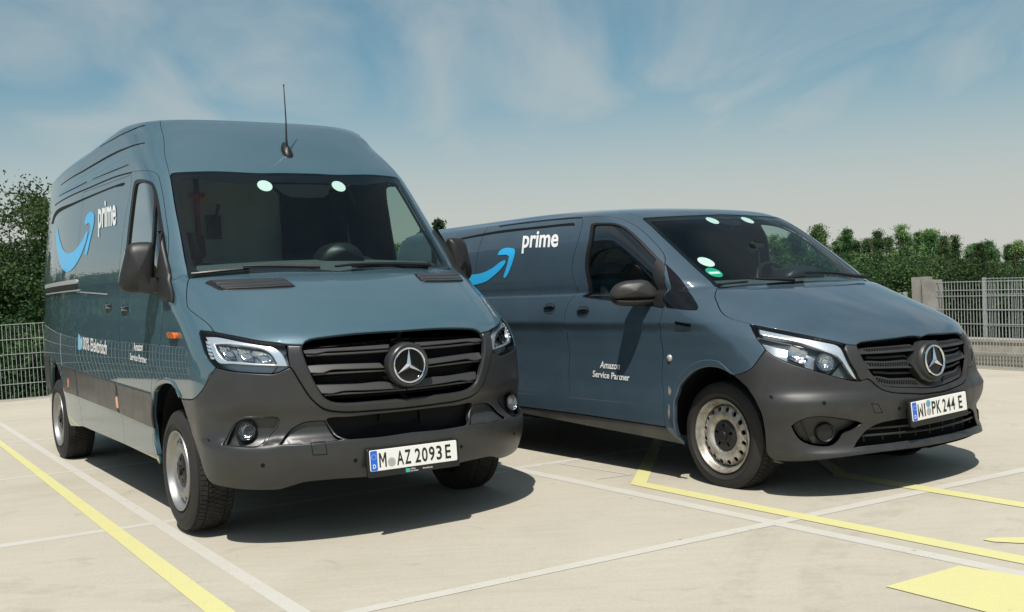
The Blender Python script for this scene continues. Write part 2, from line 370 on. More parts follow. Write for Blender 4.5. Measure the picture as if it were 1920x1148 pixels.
# xc, z, a, w, p, q
ROWS_S=[
(.86,.20,.48,.90,2.2,2.0),(.93,.285,.50,.935,2.2,2.0),(.955,.315,.51,.95,2.2,2.0),(.985,.37,.52,.962,2.2,2.0),(1.003,.425,.52,.97,2.2,2.0),(1.010,.48,.52,.974,2.2,2.0),(1.010,.527,.52,.976,2.2,2.0),(1.000,.547,.52,.977,2.2,2.0),
(.972,.568,.52,.978,2.2,2.0),(.957,.605,.52,.982,2.2,2.0),(.962,.66,.53,.985,2.15,2.0),(.985,.735,.54,.988,2.1,2.0),(.992,.79,.56,.992,2.05,2.0),(.998,.90,.58,.995,2.0,2.0),
(.985,1.0,.60,.992,2.0,2.05),(.96,1.06,.62,.988,2.0,2.1),(.90,1.12,.64,.983,2.0,2.1),(.80,1.19,.66,.978,2.1,2.1),(.65,1.275,.66,.97,2.2,2.15),(.47,1.355,.62,.965,2.4,2.2),
(.30,1.41,.55,.966,2.6,2.3),(.165,1.44,.45,.968,2.8,2.3),(.10,1.495,.43,.967,3.0,2.3),(-.13,1.75,.42,.935,3.2,2.3),(-.417,2.083,.42,.887,3.2,2.3),(-.587,2.224,.45,.873,3,2.3),
(-.72,2.33,.5,.855,2.8,2.3),(-.88,2.43,.55,.848,3.3,2.7),(-1.07,2.51,.6,.842,3.6,3.1),(-1.3,2.547,.65,.812,3.4,3.0),(-1.5,2.577,.7,.77,3.2,2.9),(-1.8,2.602,.9,.66,2.7,2.5),(-2.3,2.62,1.0,.34,2.5,2.3),(-2.8,2.63,1.0,.02,2.5,2.3)]
ROWS_V=[
(.80,.17,.5,.84,2.2,2.0),(.875,.215,.52,.88,2.2,2.0),(.903,.245,.52,.90,2.2,2.0),(.905,.278,.52,.912,2.2,2.0),(.885,.300,.52,.92,2.3,2.0),(.872,.345,.52,.94,2.3,2.0),(.875,.42,.53,.955,2.3,2.0),(.888,.51,.54,.966,2.3,2.0),
(.894,.572,.55,.969,2.3,2.0),(.884,.600,.55,.968,2.25,2.0),(.868,.64,.56,.967,2.15,2.0),(.862,.75,.58,.966,2.1,2.0),(.85,.84,.6,.963,2.0,2.0),(.825,.89,.62,.96,2.0,2.0),(.77,.945,.66,.96,2.2,2.1),(.66,1.01,.72,.957,2.3,2.15),(.48,1.085,.74,.952,2.4,2.2),(.26,1.16,.68,.94,2.7,2.3),(.08,1.215,.55,.925,3.0,2.3),(-.03,1.24,.45,.915,3,2.3),
(-.09,1.28,.43,.92,3.2,2.5),(-.40,1.50,.45,.90,3.2,2.8),(-.71,1.715,.46,.825,3,2.8),(-.86,1.78,.5,.78,2.8,2.5),(-1.1,1.815,.6,.69,2.6,2.3),(-1.4,1.84,.8,.61,2.5,2.3),(-1.8,1.855,.9,.47,2.5,2.3),(-2.3,1.865,1.0,.25,2.5,2.3),(-2.8,1.87,1.0,.02,2.5,2.3)]
def sstep(t): t=np.clip(t,0,1); return t*t*(3-2*t)
def wm(x0,k,xe,r,crease=0):
    def f(x,y,z,s):
        if crease:
            # flank crease: leans in above it, falls away below it
            g=.014*np.clip((1.20-z)/.17,0,1)-.012*sstep((1.04-z)/.07)-crease*np.interp(z,[.30,.42,.62,.80,.98,1.03],[.10,.30,.95,1.0,.35,0])
            y=y+g*sstep((.30-x)/.55)
        d=np.maximum(x0-x,0); y=y*(1-k*d*d)
        z=z-(.025*np.clip((-1.05-x)/.6,0,1)+.055*np.clip((-1.2-x)/1.5,0,1))*np.clip((z-2.2)/.3,0,1)
        e=np.clip((xe+r-x)/r,0,1); y=y-r*.9*(1-np.sqrt(np.clip(1-e*e,0,1)))
        return x,np.maximum(y,0),z
    return f
SK={'S':Skin(ROWS_S,-4.93,wm(-2.6,.030,-4.93,.12)),'V':Skin(ROWS_V,-4.24,wm(-2.4,.025,-4.24,.12,.024))}

TR = json.loads('''{
"S":{"ws_top":[[0.0,2.695],[0.14,2.694],[0.3,2.689],[0.5899,2.7058],[0.8397,2.7024]],"ws_cor":[[0.8397,2.7024],[0.8899,2.694],[0.9065,2.662]],"ws_left":[[0.9065,2.662],[0.9133,2.449],[0.9126,2.2488],[0.9158,2.0373],[0.9287,1.8277]],"ws_bot":[[0.9287,1.8277],[0.9211,1.7276],[0.7674,1.77],[0.5508,1.8123],[0.3247,1.8212],[0.0,1.776]],"pillar_seam":[[0.9211,1.7276],[0.9544,1.8279],[1.0439,1.7156],[1.1138,1.6744]],"door_front_up":[[1.1138,1.6744],[1.0626,1.882],[1.0297,1.9815],[1.0008,2.1078],[0.9906,2.2051],[0.9879,2.3056],[0.9843,2.4553],[0.9874,2.5912],[0.9912,2.6771],[1.0053,2.7069],[1.0338,2.7272],[1.0755,2.7427]],"gut1":[[1.0755,2.7427],[1.1185,2.7518],[1.2695,2.7739],[1.4127,2.7943]],"door_front_lo":[[1.1138,1.6744],[1.3563,1.3237],[1.6238,1.0542],[1.7981,0.9082],[1.9019,0.8339],[1.9966,0.7606],[2.0525,0.7012],[2.0832,0.6553]],"door_tail":[[2.0832,0.6553],[2.1466,0.5485],[2.184,0.4416],[2.247,0.2831],[2.2004,0.1882]],"door_rear":[[1.4127,2.7943],[1.6,2.56],[1.82,2.315],[2.1,1.9],[2.381,1.416],[2.75,0.95],[2.965,0.68],[2.975,0.44],[2.98,0.3],[2.985,0.205]],"arch":[[2.2004,0.1882],[2.1393,0.1613],[2.1418,0.2466],[2.1677,0.3362],[2.129,0.4432],[2.0895,0.5365],[2.0462,0.6139],[1.9465,0.6632],[1.8205,0.6912],[1.707,0.7012],[1.6037,0.694],[1.5279,0.6651],[1.4779,0.6299]],"arch2":[[1.4779,0.6299],[1.4146,0.5643],[1.3403,0.4834],[1.3299,0.382],[1.2666,0.2962],[1.2124,0.2216],[1.1673,0.1804],[1.0975,0.1596],[1.0491,0.1544]],"bump_bot":[[1.0491,0.1544],[0.9957,0.1459],[0.847,0.1305],[0.7331,0.1298],[0.6613,0.1509],[0.5983,0.1672],[0.4221,0.1696],[0.2001,0.1652],[0.1643,0.1843],[0,0.1652]],"fb_seam":[[1.4779,0.6299],[1.2084,0.6517],[1.116,0.7053],[1.046,0.7828],[1.07,0.7559],[1.0144,0.8106]],"hood_side":[[0.9211,1.7276],[0.9539,1.6013],[1.0068,1.4349],[1.0363,1.3323],[1.0504,1.2693],[1.0248,1.2066],[0.9854,1.1359],[0.9667,1.0785],[0.9641,1.0302]],"hood_hl":[[0.9641,1.0302],[0.8945,1.0061],[0.8126,0.9773],[0.7408,0.9507],[0.6553,0.9309],[0.6148,0.9193]],"hood_fr":[[0.6148,0.9193],[0.5763,0.9142],[0.5349,0.9125]],"hood_gr":[[0.5349,0.9125],[0.5181,0.9307],[0.4915,0.9445],[0.4611,0.9511],[0.2775,0.9683],[0.1283,0.9719],[0,0.9703]],"hl_left":[[0.9641,1.0302],[1.0095,1.0385],[1.0492,1.0419],[1.0665,1.0172],[1.0766,0.963],[1.0766,0.906],[1.0677,0.8709],[1.0434,0.8364],[1.0144,0.8106]],"hl_bot":[[1.0144,0.8106],[0.9508,0.795],[0.8802,0.7852],[0.7796,0.7742],[0.7141,0.7693],[0.684,0.7746],[0.653,0.7871],[0.6223,0.7981]],"hl_right":[[0.6223,0.7981],[0.6249,0.8358],[0.6236,0.8769],[0.6148,0.9193]],"fr_out":[[0.6148,0.9193],[0.6217,0.8768],[0.6223,0.7981],[0.6138,0.7883],[0.5867,0.7331],[0.5583,0.6775],[0.5306,0.6282],[0.4925,0.587],[0.4503,0.5619],[0.3498,0.5422],[0.1871,0.5369],[0,0.5339]],"fr_in":[[0.5349,0.9125],[0.5441,0.8862],[0.5402,0.8427],[0.5252,0.7747],[0.498,0.7038],[0.466,0.6397],[0.4305,0.6113],[0.3704,0.596],[0.1917,0.5909],[0,0.5898]],"fr_low":[[0.6223,0.7981],[0.6138,0.7883],[0.5867,0.7331],[0.5583,0.6775],[0.5306,0.6282],[0.4925,0.587],[0.4503,0.5619],[0.3498,0.5422],[0.1871,0.5369],[0,0.5339]],"roof_seam":[[0.9065,2.662],[0.8963,2.8007],[0.8565,2.9974],[0.7572,3.2742],[0.6875,3.4499]],"glass":[[0.8657,2.5736],[0.8423,2.623],[0.7888,2.6452],[0.5,2.6],[0.0,2.61],[0.0,1.84],[0.3011,1.8999],[0.5315,1.8966],[0.7544,1.8812],[0.8478,1.8755],[0.8691,1.8947],[0.8714,2.065],[0.8723,2.2777]],"vent":[[0.8421,1.6148],[0.8098,1.6521],[0.677,1.6554],[0.5367,1.6533],[0.4106,1.6432],[0.3947,1.571],[0.3812,1.4902],[0.4079,1.4768],[0.5802,1.4673],[0.7712,1.4708],[0.7903,1.4811],[0.8187,1.5471]],"vslat0":[[0.7998,1.6237],[0.6132,1.6211],[0.4107,1.6159],[0.4028,1.5672],[0.6248,1.5661],[0.7952,1.5714]],"vslat1":[[0.7922,1.5617],[0.6268,1.5571],[0.4014,1.5599],[0.3939,1.5133],[0.6374,1.5117],[0.7858,1.5161]],"vslat2":[[0.7808,1.5069],[0.6394,1.5034],[0.3943,1.5046],[0.3971,1.4858],[0.5779,1.477],[0.7656,1.4801]],"drl":[[1.0476,1.0115],[0.9624,1.0089],[0.8361,0.9691],[0.7446,0.9382],[0.6847,0.9193],[0.6553,0.8855],[0.6385,0.8399],[0.6283,0.8011],[0.67,0.8059],[0.8068,0.8172],[0.923,0.829],[1.0123,0.8361],[1.0326,0.8602],[1.0447,0.9406]],"drl_in":[[1.0031,0.9527],[0.9266,0.9566],[0.826,0.9355],[0.7405,0.9072],[0.7068,0.8741],[0.6883,0.8221],[0.7715,0.8279],[0.8919,0.8423],[0.9706,0.8545],[0.9989,0.8945]],"cell0":[[0.9976,0.9439],[0.928,0.9403],[0.9005,0.8527],[0.9583,0.8583],[0.9885,0.8943]],"cell1":[[0.8877,0.9283],[0.8191,0.9128],[0.8022,0.8358],[0.8668,0.8449],[0.8818,0.8742]],"cell2":[[0.8078,0.9051],[0.7469,0.8968],[0.7096,0.8604],[0.6919,0.8243],[0.7645,0.8303],[0.7829,0.8568]],"bar0":[[1.0557,0.9719],[1.0369,0.9679],[1.0379,0.9447],[1.0568,0.9484]],"bar1":[[1.0624,0.9434],[1.0413,0.9397],[1.0403,0.9205],[1.0613,0.9238]],"bar2":[[1.0646,0.9192],[1.0426,0.916],[1.041,0.8986],[1.0628,0.9017]],"bar3":[[1.0646,0.896],[1.0418,0.893],[1.0393,0.8762],[1.0619,0.8792]],"bar4":[[1.0596,0.8736],[1.0363,0.8707],[1.0327,0.8554],[1.0558,0.8583]],"slat0":[[0.5412,0.8878],[0.5099,0.8931],[0.2984,0.8963],[0.0774,0.8991],[0.0927,0.8687],[0.3036,0.8718],[0.4288,0.8726],[0.4756,0.8631],[0.5393,0.8668]],"lip0":[[0.5369,0.8623],[0.4306,0.8622],[0.2798,0.8606],[0.094,0.8607],[0.0955,0.8502],[0.2814,0.8502],[0.4323,0.8519],[0.529,0.8515]],"slat1":[[0.5381,0.8031],[0.4888,0.8044],[0.3138,0.8011],[0.148,0.7942],[0.125,0.7633],[0.3169,0.7699],[0.4181,0.7715],[0.4566,0.7595],[0.5239,0.7636]],"lip1":[[0.5186,0.7582],[0.4192,0.7588],[0.2921,0.7571],[0.1236,0.7537],[0.1185,0.7447],[0.2927,0.7478],[0.4199,0.7495],[0.5096,0.7484]],"slat2":[[0.5002,0.6972],[0.4319,0.6944],[0.2783,0.6878],[0.1075,0.6841],[0.0324,0.6465],[0.227,0.652],[0.3667,0.6565],[0.4143,0.6489],[0.4754,0.6531]],"lip2":[[0.466,0.6465],[0.3674,0.6472],[0.2274,0.6442],[0.0032,0.6423],[0.0031,0.6317],[0.2278,0.6347],[0.3683,0.6369],[0.4579,0.6365]],"intake":[[0.4503,0.5098],[0.323,0.5133],[0.168,0.5154],[0.02,0.5148],[0,0.5148278387040169],[0,0.39003187275479384],[0.1772,0.3835],[0.323,0.3863],[0.3664,0.39],[0.4048,0.4187],[0.4239,0.4606]],"scoop":[[0.72,0.3879],[0.6783,0.4357],[0.6297,0.4765],[0.5665,0.5028],[0.4982,0.5053],[0.4605,0.5031],[0.4408,0.4569],[0.4198,0.4097],[0.3986,0.3895],[0.4767,0.3838],[0.5662,0.3811],[0.6538,0.3827]],"fogp":[[1.0347,0.3957],[0.9786,0.4654],[0.9307,0.5221],[0.8905,0.5386],[0.8006,0.538],[0.7095,0.5353],[0.6985,0.5228],[0.7087,0.4963],[0.7725,0.4378],[0.8276,0.3919],[0.8574,0.3831],[0.9493,0.3878]],"fog_c":[[0.882,0.4751]],"towcap":[[0.565,0.3869],[0.4866,0.3861],[0.4805,0.3171],[0.5579,0.318]],"sens":[[0.8186,0.2831],[0.3295,0.2718],[1.1209,0.4233]],"glass_sticker":[[0.2844,2.5747],[-0.2703,2.5799]],"win":[[1.3517,2.6888],[1.1439,2.6557],[1.06,2.619],[1.0365,2.5616],[1.0269,2.4691],[1.0236,2.3385],[1.0244,2.2077],[1.0245,2.0899],[1.0357,1.9718],[1.1069,1.8485],[1.2324,1.7121],[2.0078,1.6521],[1.9953,1.8267],[1.7948,2.1641],[1.6461,2.3865],[1.5118,2.5808],[1.4208,2.6755]],"winbar":[[1.0511,2.587],[1.0317,2.5632],[1.0352,2.5006],[1.0736,2.383],[1.1678,2.1203],[1.4623,1.7121],[1.5223,1.7121],[1.207,2.1232],[1.1197,2.3172],[1.0759,2.4638]],"clad_top":[[2.0423,0.6585],[2.9794,0.6766],[4.3558,0.7086],[5.0747,0.7186]],"clad_bot":[[2.1566,0.4111],[3.0575,0.4694],[4.3843,0.4996],[4.8837,0.5046]],"rec_s":[[1.6647,2.7133],[1.9465,2.7309],[2.2569,2.7353],[2.6633,2.7351],[2.8063,2.7359],[3.3,2.56],[4.0,1.65],[4.02,1.47],[2.45,1.47],[2.1298,1.9104],[1.8491,2.3502],[1.6627,2.6895]],"rec_top":[[1.6501,2.7141],[1.6744,2.6958],[1.9584,2.7115],[2.2688,2.7163],[2.8173,2.7181],[3.376,2.7157],[4.1542,2.7191],[4.3904,2.6994],[4.5274,2.6668],[4.6242,2.6259],[4.7971,2.6444],[4.659,2.7111],[4.4471,2.7593],[4.193,2.7773],[3.357,2.7473],[2.8024,2.7419],[2.2569,2.7353],[1.9465,2.7309],[1.6885,2.7209]],"rail":[[5.3043,1.9165],[3.4543,1.8612],[3.4708,1.8329],[3.5303,1.8287],[3.5887,1.6808],[5.3834,1.8199]],"belt_line":[[3.5938,1.6719],[2.6082,1.5499],[2.6553,1.527],[3.6106,1.6438]],"groove0":[[1.7098,3.4827],[1.33,3.4122],[1.0204,3.332],[0.8348,3.3669],[0.8394,3.3524],[1.0321,3.3162],[1.3523,3.3923],[1.7238,3.4689]],"groove1":[[3.7044,3.2085],[2.9263,3.2051],[2.2362,3.1898],[1.6072,3.1592],[1.2288,3.0964],[1.057,3.0837],[0.9879,3.0831],[0.992,3.0735],[1.0631,3.0716],[1.2474,3.0788],[1.6382,3.129],[2.2705,3.1566],[2.9529,3.1793],[3.7062,3.1929]],"groove2":[[2.4836,2.9404],[1.8048,2.9117],[1.419,2.8922],[1.4208,2.8832],[1.8138,2.8996],[2.4889,2.9321]],"groove3":[[4.0033,2.9939],[3.2099,2.9572],[2.6761,2.9503],[2.6847,2.9361],[3.2199,2.9375],[4.0059,2.9824]],"gut2":[[1.4101,2.7975],[1.8688,2.8319],[2.7207,2.8472],[3.5128,2.8635],[4.3688,2.8753],[4.3788,2.8601],[3.5255,2.8469],[2.7342,2.8308],[1.8813,2.817],[1.4213,2.7836]],"arrow":[[2.9899,2.4782],[2.9243,2.5243],[2.8258,2.5562],[2.7036,2.5507],[2.6507,2.5154],[2.6773,2.4467],[2.7459,2.3726],[2.8846,2.2512],[3.0183,2.1454],[3.071,2.151],[3.0157,2.2301],[2.898,2.325],[2.8118,2.3888],[2.8018,2.4336],[2.8505,2.4538],[2.9789,2.4436]],"smile":[[4.2581,2.5409],[4.188,2.4457],[4.064,2.3438],[3.9332,2.2652],[3.7184,2.2105],[3.4972,2.2118],[3.2878,2.2508],[3.0803,2.3197],[2.9383,2.3799],[2.9055,2.3667],[2.9328,2.328],[3.0689,2.2341],[3.2802,2.1228],[3.4902,2.0498],[3.6884,2.014],[3.8697,2.0195],[4.0368,2.0676],[4.1722,2.1545],[4.2715,2.2657],[4.3596,2.4014],[4.3523,2.5074]],"prime":[[2.5472,2.3821],[2.0096,2.3609],[2.4983,2.575],[1.9116,2.547],[2.6536,2.3321],[2.1803,2.6306]],"elek":[[3.9782,0.8453],[3.1629,0.8258],[3.9235,0.942],[3.1137,0.9214]],"elek_leaf":[[4.0208,0.9698],[3.956,0.9056],[4.0107,0.84],[4.1219,0.8373],[4.0832,0.913]],"amz":[[2.4029,0.8728],[2.1798,0.8754],[2.3723,0.9232],[2.1555,0.9155]],"srv":[[2.521,0.811],[2.1136,0.8024],[2.5041,0.8532],[2.0996,0.8386]],"handle1":[[2.7405,1.3102]],"handle2":[[2.3202,1.2685]],"mk0":[[4.6214,0.5588]],"mk1":[[2.9749,0.5106]],"ind":[[1.4141,1.001]],"fdoor_recess":[[2.4312,1.2678]],"wipe0":[[0.9048,1.8184],[0.7398,1.8449],[0.5626,1.8604]],"warm0":[[0.6022,1.8557],[0.4322,1.8457],[0.2571,1.8142],[0.1469,1.7908]],"wipe1":[[0.3316,1.7961],[0.0825,1.8334],[-0.0992,1.8476]],"wipe2":[[-0.0866,1.8482],[-0.2429,1.8456],[-0.3814,1.8464],[-0.4253,1.821],[-0.6277,1.7782]],"warm1":[[0.0515,1.7823],[-0.0905,1.8273],[-0.3956,1.8193],[-0.6322,1.7629]],"wheel_s":[[1.7556,0.1751]],"mirbase":[[1.0301,2.2031],[1.0296,2.0707],[1.0279,1.9611],[1.0464,1.7473],[1.1192,1.4117],[1.1551,1.3452],[1.2052,1.3472],[1.3041,1.383],[1.2456,1.5121],[1.137,1.7667],[1.1795,1.8189],[1.1212,1.9258],[1.0763,2.0347]]},
"V":{"ws_top":[[0,2.6288],[0.2702,2.6131],[0.5498,2.599],[0.779,2.5861]],"ws_left":[[0.779,2.5861],[0.8041,2.5642],[0.8011,2.3827],[0.7885,2.2247],[0.7899,2.0662],[0.792,1.9161],[0.7893,1.7244]],"ws_bot":[[0.7893,1.7244],[0.7907,1.6981],[0.5573,1.7214],[0.3805,1.7244],[0.1834,1.7293],[0,1.7297]],"pillar_seam":[[0.7907,1.6981],[0.9103,1.6867],[0.9785,1.6838]],"hood_side":[[0.7907,1.6981],[0.8338,1.5192],[0.8565,1.4172],[0.8929,1.3039],[0.9297,1.1988],[0.9463,1.1308],[0.9363,1.0793],[0.903,1.03],[0.8903,1.0065]],"hood_hl":[[0.8903,1.0065],[0.885,1.0113],[0.8415,0.9763],[0.7808,0.9261],[0.7168,0.8786],[0.6438,0.8334],[0.5868,0.8066],[0.5694,0.7974]],"hood_fr":[[0.5694,0.7974],[0.5423,0.7896],[0.5058,0.7852]],"hood_gr":[[0.5058,0.7852],[0.5012,0.7893],[0.4738,0.8022],[0.4211,0.8077],[0.2391,0.8161],[0.0649,0.8218],[0,0.8086]],"hl_left":[[0.8903,1.0065],[0.9057,1.0172],[0.9244,0.9833],[0.9828,0.9016],[1.0211,0.8353],[1.0347,0.7778]],"hl_bot":[[1.0347,0.7778],[1.009,0.7407],[0.9398,0.701],[0.8381,0.6629],[0.7318,0.627],[0.6574,0.6011],[0.5782,0.5825],[0.5404,0.5794]],"hl_right":[[0.5404,0.5794],[0.5626,0.6293],[0.5908,0.6943],[0.5983,0.7487],[0.5973,0.7733],[0.5694,0.7974]],"fb_seam":[[1.0347,0.7778],[1.0888,0.7336],[1.1622,0.6684],[1.209,0.6484],[1.2418,0.6396],[1.2154,0.6428],[1.2654,0.632],[1.307,0.6233]],"arch":[[1.9071,0.141],[1.9094,0.185],[1.907,0.2505],[1.8972,0.343],[1.8885,0.4276],[1.828,0.5155],[1.7465,0.5803],[1.6437,0.6358],[1.5253,0.6636],[1.4188,0.6607],[1.3431,0.6378],[1.307,0.6233]],"arch2":[[1.307,0.6233],[1.2573,0.5897],[1.2126,0.55],[1.1946,0.4792],[1.1646,0.404],[1.1543,0.3126],[1.1725,0.2269],[1.2114,0.1595],[1.1766,0.1253],[1.1174,0.1133]],"bump_bot":[[1.1174,0.1133],[1.1697,0.1205],[1.0344,0.1241],[0.8568,0.1374],[0.6708,0.1505],[0.4645,0.1599],[0.2906,0.1638],[0.091,0.1689],[0,0.1722]],"fr_out":[[0.5694,0.7974],[0.5973,0.7733],[0.5983,0.7487],[0.5908,0.6943],[0.5626,0.6293],[0.5404,0.5794],[0.4929,0.5876],[0.4436,0.546],[0.4073,0.5186],[0.3455,0.4978],[0.224,0.4814],[0.0864,0.467],[0,0.467]],"fr_low":[[0.5404,0.5794],[0.4929,0.5876],[0.4436,0.546],[0.4073,0.5186],[0.3455,0.4978],[0.224,0.4814],[0.0864,0.467],[0,0.467]],"fr_in":[[0.5058,0.7852],[0.5104,0.7708],[0.5113,0.7352],[0.4828,0.6528],[0.4514,0.6038],[0.4217,0.5711],[0.396,0.55],[0.3512,0.5368],[0.2038,0.5186],[0.0672,0.5049],[0,0.5011]],"door_front":[[0.9436,2.0406],[1.0797,1.8307],[1.165,1.5228],[1.2667,1.3138],[1.4264,1.1376],[1.6716,0.945],[1.827,0.8272],[1.9336,0.697],[1.9819,0.5047],[1.987,0.3543],[1.984,0.2637]],"door_up":[[0.9436,2.0406],[0.9169,2.0828],[0.8923,2.1586],[0.8842,2.2787],[0.906,2.4389],[0.9508,2.5626],[1.0235,2.6376],[1.1493,2.6673],[1.3034,2.6814]],"door_rear":[[1.3034,2.6814],[1.569,2.3564],[1.9499,1.9385],[2.1726,1.4682],[2.4564,1.1045],[2.8658,0.8059],[2.8678,0.793],[2.9635,0.4521],[2.9324,0.2851]],"door_bot":[[2.9324,0.2851],[2.7045,0.2804],[2.3545,0.2726],[1.984,0.2637]],"gut":[[2.3096,2.7546],[1.9493,2.7787],[1.5923,2.758],[1.2913,2.695],[1.3144,2.6692],[1.6315,2.7114],[1.9938,2.7239],[2.3399,2.7164]],"pil_tri":[[0.9568,2.0156],[0.9635,1.8827],[0.9824,1.7269],[0.9674,1.4756],[1.0068,1.3151],[1.0378,1.2677],[1.0726,1.2658],[1.2238,1.3272],[1.1426,1.6234]],"sill_bot":[[3.6568,0.2336],[3.1269,0.2096],[2.5905,0.1805],[2.1084,0.1541],[1.9118,0.143]],"win":[[1.2915,2.555],[1.1655,2.5514],[1.0588,2.5278],[1.0161,2.4891],[0.9886,2.4285],[0.9606,2.2511],[0.9656,2.104],[0.9742,2.0029],[1.1093,1.7957],[1.2371,1.3438],[1.2772,1.3162],[1.4583,1.3906],[1.6869,1.4719],[1.9868,1.5769],[2.0068,1.6205],[1.7471,2.0071],[1.4554,2.3441],[1.3256,2.5247]],"mirtri":[[0.9699,2.0906],[0.9742,2.0029],[1.1093,1.7957],[1.2371,1.3438],[1.2739,1.3219],[1.3247,1.3527],[1.1721,1.8323]],"rec":[[1.486,2.5725],[1.4981,2.5414],[1.7415,2.1914],[2.1457,1.6143],[2.3589,1.6613],[2.9062,1.7424],[3.2723,1.7749],[3.4957,1.7984],[3.6674,1.8154],[4.189,1.5614],[3.6253,2.4522],[3.081,2.5588],[2.4293,2.6065],[1.9075,2.6003]],"rec_top":[[3.3158,2.5346],[3.0747,2.5696],[2.415,2.6249],[1.8941,2.6175],[1.5431,2.6097],[1.4635,2.6026],[1.4878,2.5573],[1.5729,2.5699],[1.9235,2.5785],[2.4476,2.581],[3.0665,2.5424],[3.3003,2.5161]],"slide_seam":[[2.451,2.5759],[2.7486,2.1793],[3.1615,1.7768]],"grl0":[[0.5088,0.7734],[0.4386,0.7825],[0.3242,0.7833],[0.0962,0.7843],[0.1062,0.7449],[0.127,0.727],[0.3516,0.7281],[0.5178,0.7317]],"grl1":[[0.502,0.6914],[0.4632,0.6939],[0.3628,0.6831],[0.1834,0.6801],[0.1187,0.6275],[0.3105,0.638],[0.4729,0.6465]],"grl2":[[0.4541,0.6049],[0.3887,0.5973],[0.3182,0.5806],[0.1538,0.5734],[0.0841,0.5532],[0.0421,0.5372],[0,0.5329],[0,0.5047],[0.0654,0.5078],[0.2017,0.5225],[0.3505,0.5393],[0.4009,0.5552]],"intake":[[0.6406,0.2054],[0.5916,0.2492],[0.5521,0.2847],[0.4987,0.3129],[0.446,0.3276],[0.3249,0.3373],[0.048,0.3484],[0,0.3475117907900648],[0,0.279163509195062],[0,0.21081522760005922],[0.2544,0.2135],[0.6091,0.2093]],"fogp":[[0.9883,0.3393],[0.9496,0.3649],[0.8825,0.3865],[0.8151,0.3883],[0.71,0.3708],[0.5978,0.3462],[0.5734,0.3358],[0.6376,0.3078],[0.6958,0.2903],[0.729,0.2541],[0.7804,0.2268],[0.8846,0.2309],[0.9468,0.258],[0.9729,0.2964]],"fog_c":[[0.7903,0.2912]],"drl":[[0.8853,0.9852],[0.8567,0.9585],[0.7964,0.9092],[0.7311,0.8621],[0.666,0.8296],[0.6092,0.8032],[0.5992,0.7734],[0.6014,0.7409],[0.5908,0.6943],[0.5632,0.6256],[0.548,0.5855],[0.5677,0.5961],[0.5943,0.6386],[0.6219,0.6997],[0.6388,0.7252],[0.7082,0.7707],[0.773,0.8127],[0.8385,0.8627],[0.8815,0.8938],[0.9312,0.9281]],"refl0_c":[[0.8644,0.765]],"refl1_c":[[0.7241,0.699]],"refl0":[[0.9051,0.7877],[0.8514,0.8242],[0.8176,0.8026],[0.791,0.7767],[0.8302,0.7397],[0.8359,0.6887],[0.882,0.7106],[0.9361,0.7372]],"sens":[[1.0819,0.5073],[0.799,0.4679],[0.3132,0.4051]],"towcap":[[0.5153,0.4507],[0.4652,0.4436],[0.4333,0.3891],[0.4905,0.3901]],"prime":[[2.2689,2.3383],[1.8327,2.3068],[2.1571,2.5049],[1.7261,2.4729],[2.3162,2.2755],[1.9305,2.5451]],"arrow":[[2.6421,2.2673],[2.5956,2.3105],[2.5205,2.343],[2.4387,2.347],[2.3799,2.3296],[2.3907,2.2919],[2.4755,2.1975],[2.6021,2.0866],[2.7346,1.986],[2.7971,1.9519],[2.7892,1.9753],[2.6983,2.0533],[2.5748,2.1652],[2.5043,2.2397],[2.5294,2.2615],[2.5885,2.2627]],"smile":[[3.8775,2.1096],[3.6151,2.0494],[3.298,2.0303],[3.0715,2.0371],[2.8565,2.0946],[2.6722,2.1731],[2.5951,2.1954],[2.6064,2.1677],[2.7144,2.0946],[2.8889,2.0054],[3.0808,1.9251],[3.2372,1.8918],[3.3089,1.8849],[3.5309,1.891],[3.7665,1.9278],[3.946,2.0245]],"amz":[[2.5725,0.6223],[2.3666,0.6186],[2.5498,0.6679],[2.3543,0.6607]],"srv":[[2.6681,0.5588],[2.2839,0.5474],[2.6525,0.6026],[2.2716,0.5897]],"handle1":[[2.4682,1.3353]],"handle2":[[2.1214,1.2576]],"badge":[[1.3545,1.0761],[1.2682,1.0334],[1.3168,0.994],[1.3998,1.036]],"lamp":[[1.8511,0.7077]],"stk":[[0.6594,2.0235],[0.6865,1.9023],[0.2023,2.5308],[-0.195,2.5376]],"clad":[[1.307,0.6233],[1.4188,0.6607]],"fend_bump":[[1.2287,0.6445]],"wipe0":[[0.7662,1.7521],[0.6535,1.7591],[0.5325,1.7655]],"warm0":[[0.5237,1.777],[0.4137,1.7584],[0.2892,1.7428],[0.158,1.7142]],"wipe1":[[0.3349,1.7772],[0.1519,1.7876],[-0.0445,1.7986]],"warm1":[[-0.0501,1.8065],[-0.2597,1.7999],[-0.4377,1.7763],[-0.6258,1.729],[-0.6999,1.7005]],"scr0":[[1.9187,0.5354],[1.9111,0.5194],[1.9118,0.4954],[1.9332,0.4693],[1.945,0.4849]],"scr1":[[1.951,0.4155],[1.9402,0.3951],[1.9418,0.3361],[1.956,0.3136],[1.9588,0.3563]],"scr2":[[1.9879,0.3672],[1.963,0.3668],[1.9466,0.3143],[1.9649,0.2652],[1.9821,0.2692],[1.9802,0.3171]]}}''')
for _k in TR:
    for _n in TR[_k]: TR[_k][_n] = np.array(TR[_k][_n], float)
def xz(K, x, z):
    v = float(K.v_of_z(z)); ss = np.linspace(0, 7, 3000); X = K.P(ss, np.full_like(ss, v))[:, 0]
    return (float(np.interp(-x, -X, ss)), v)
def s_end(K, v, back=0.0):
    return K.LF + K.f[0](v) - K.f[2](v) - K.xr - back
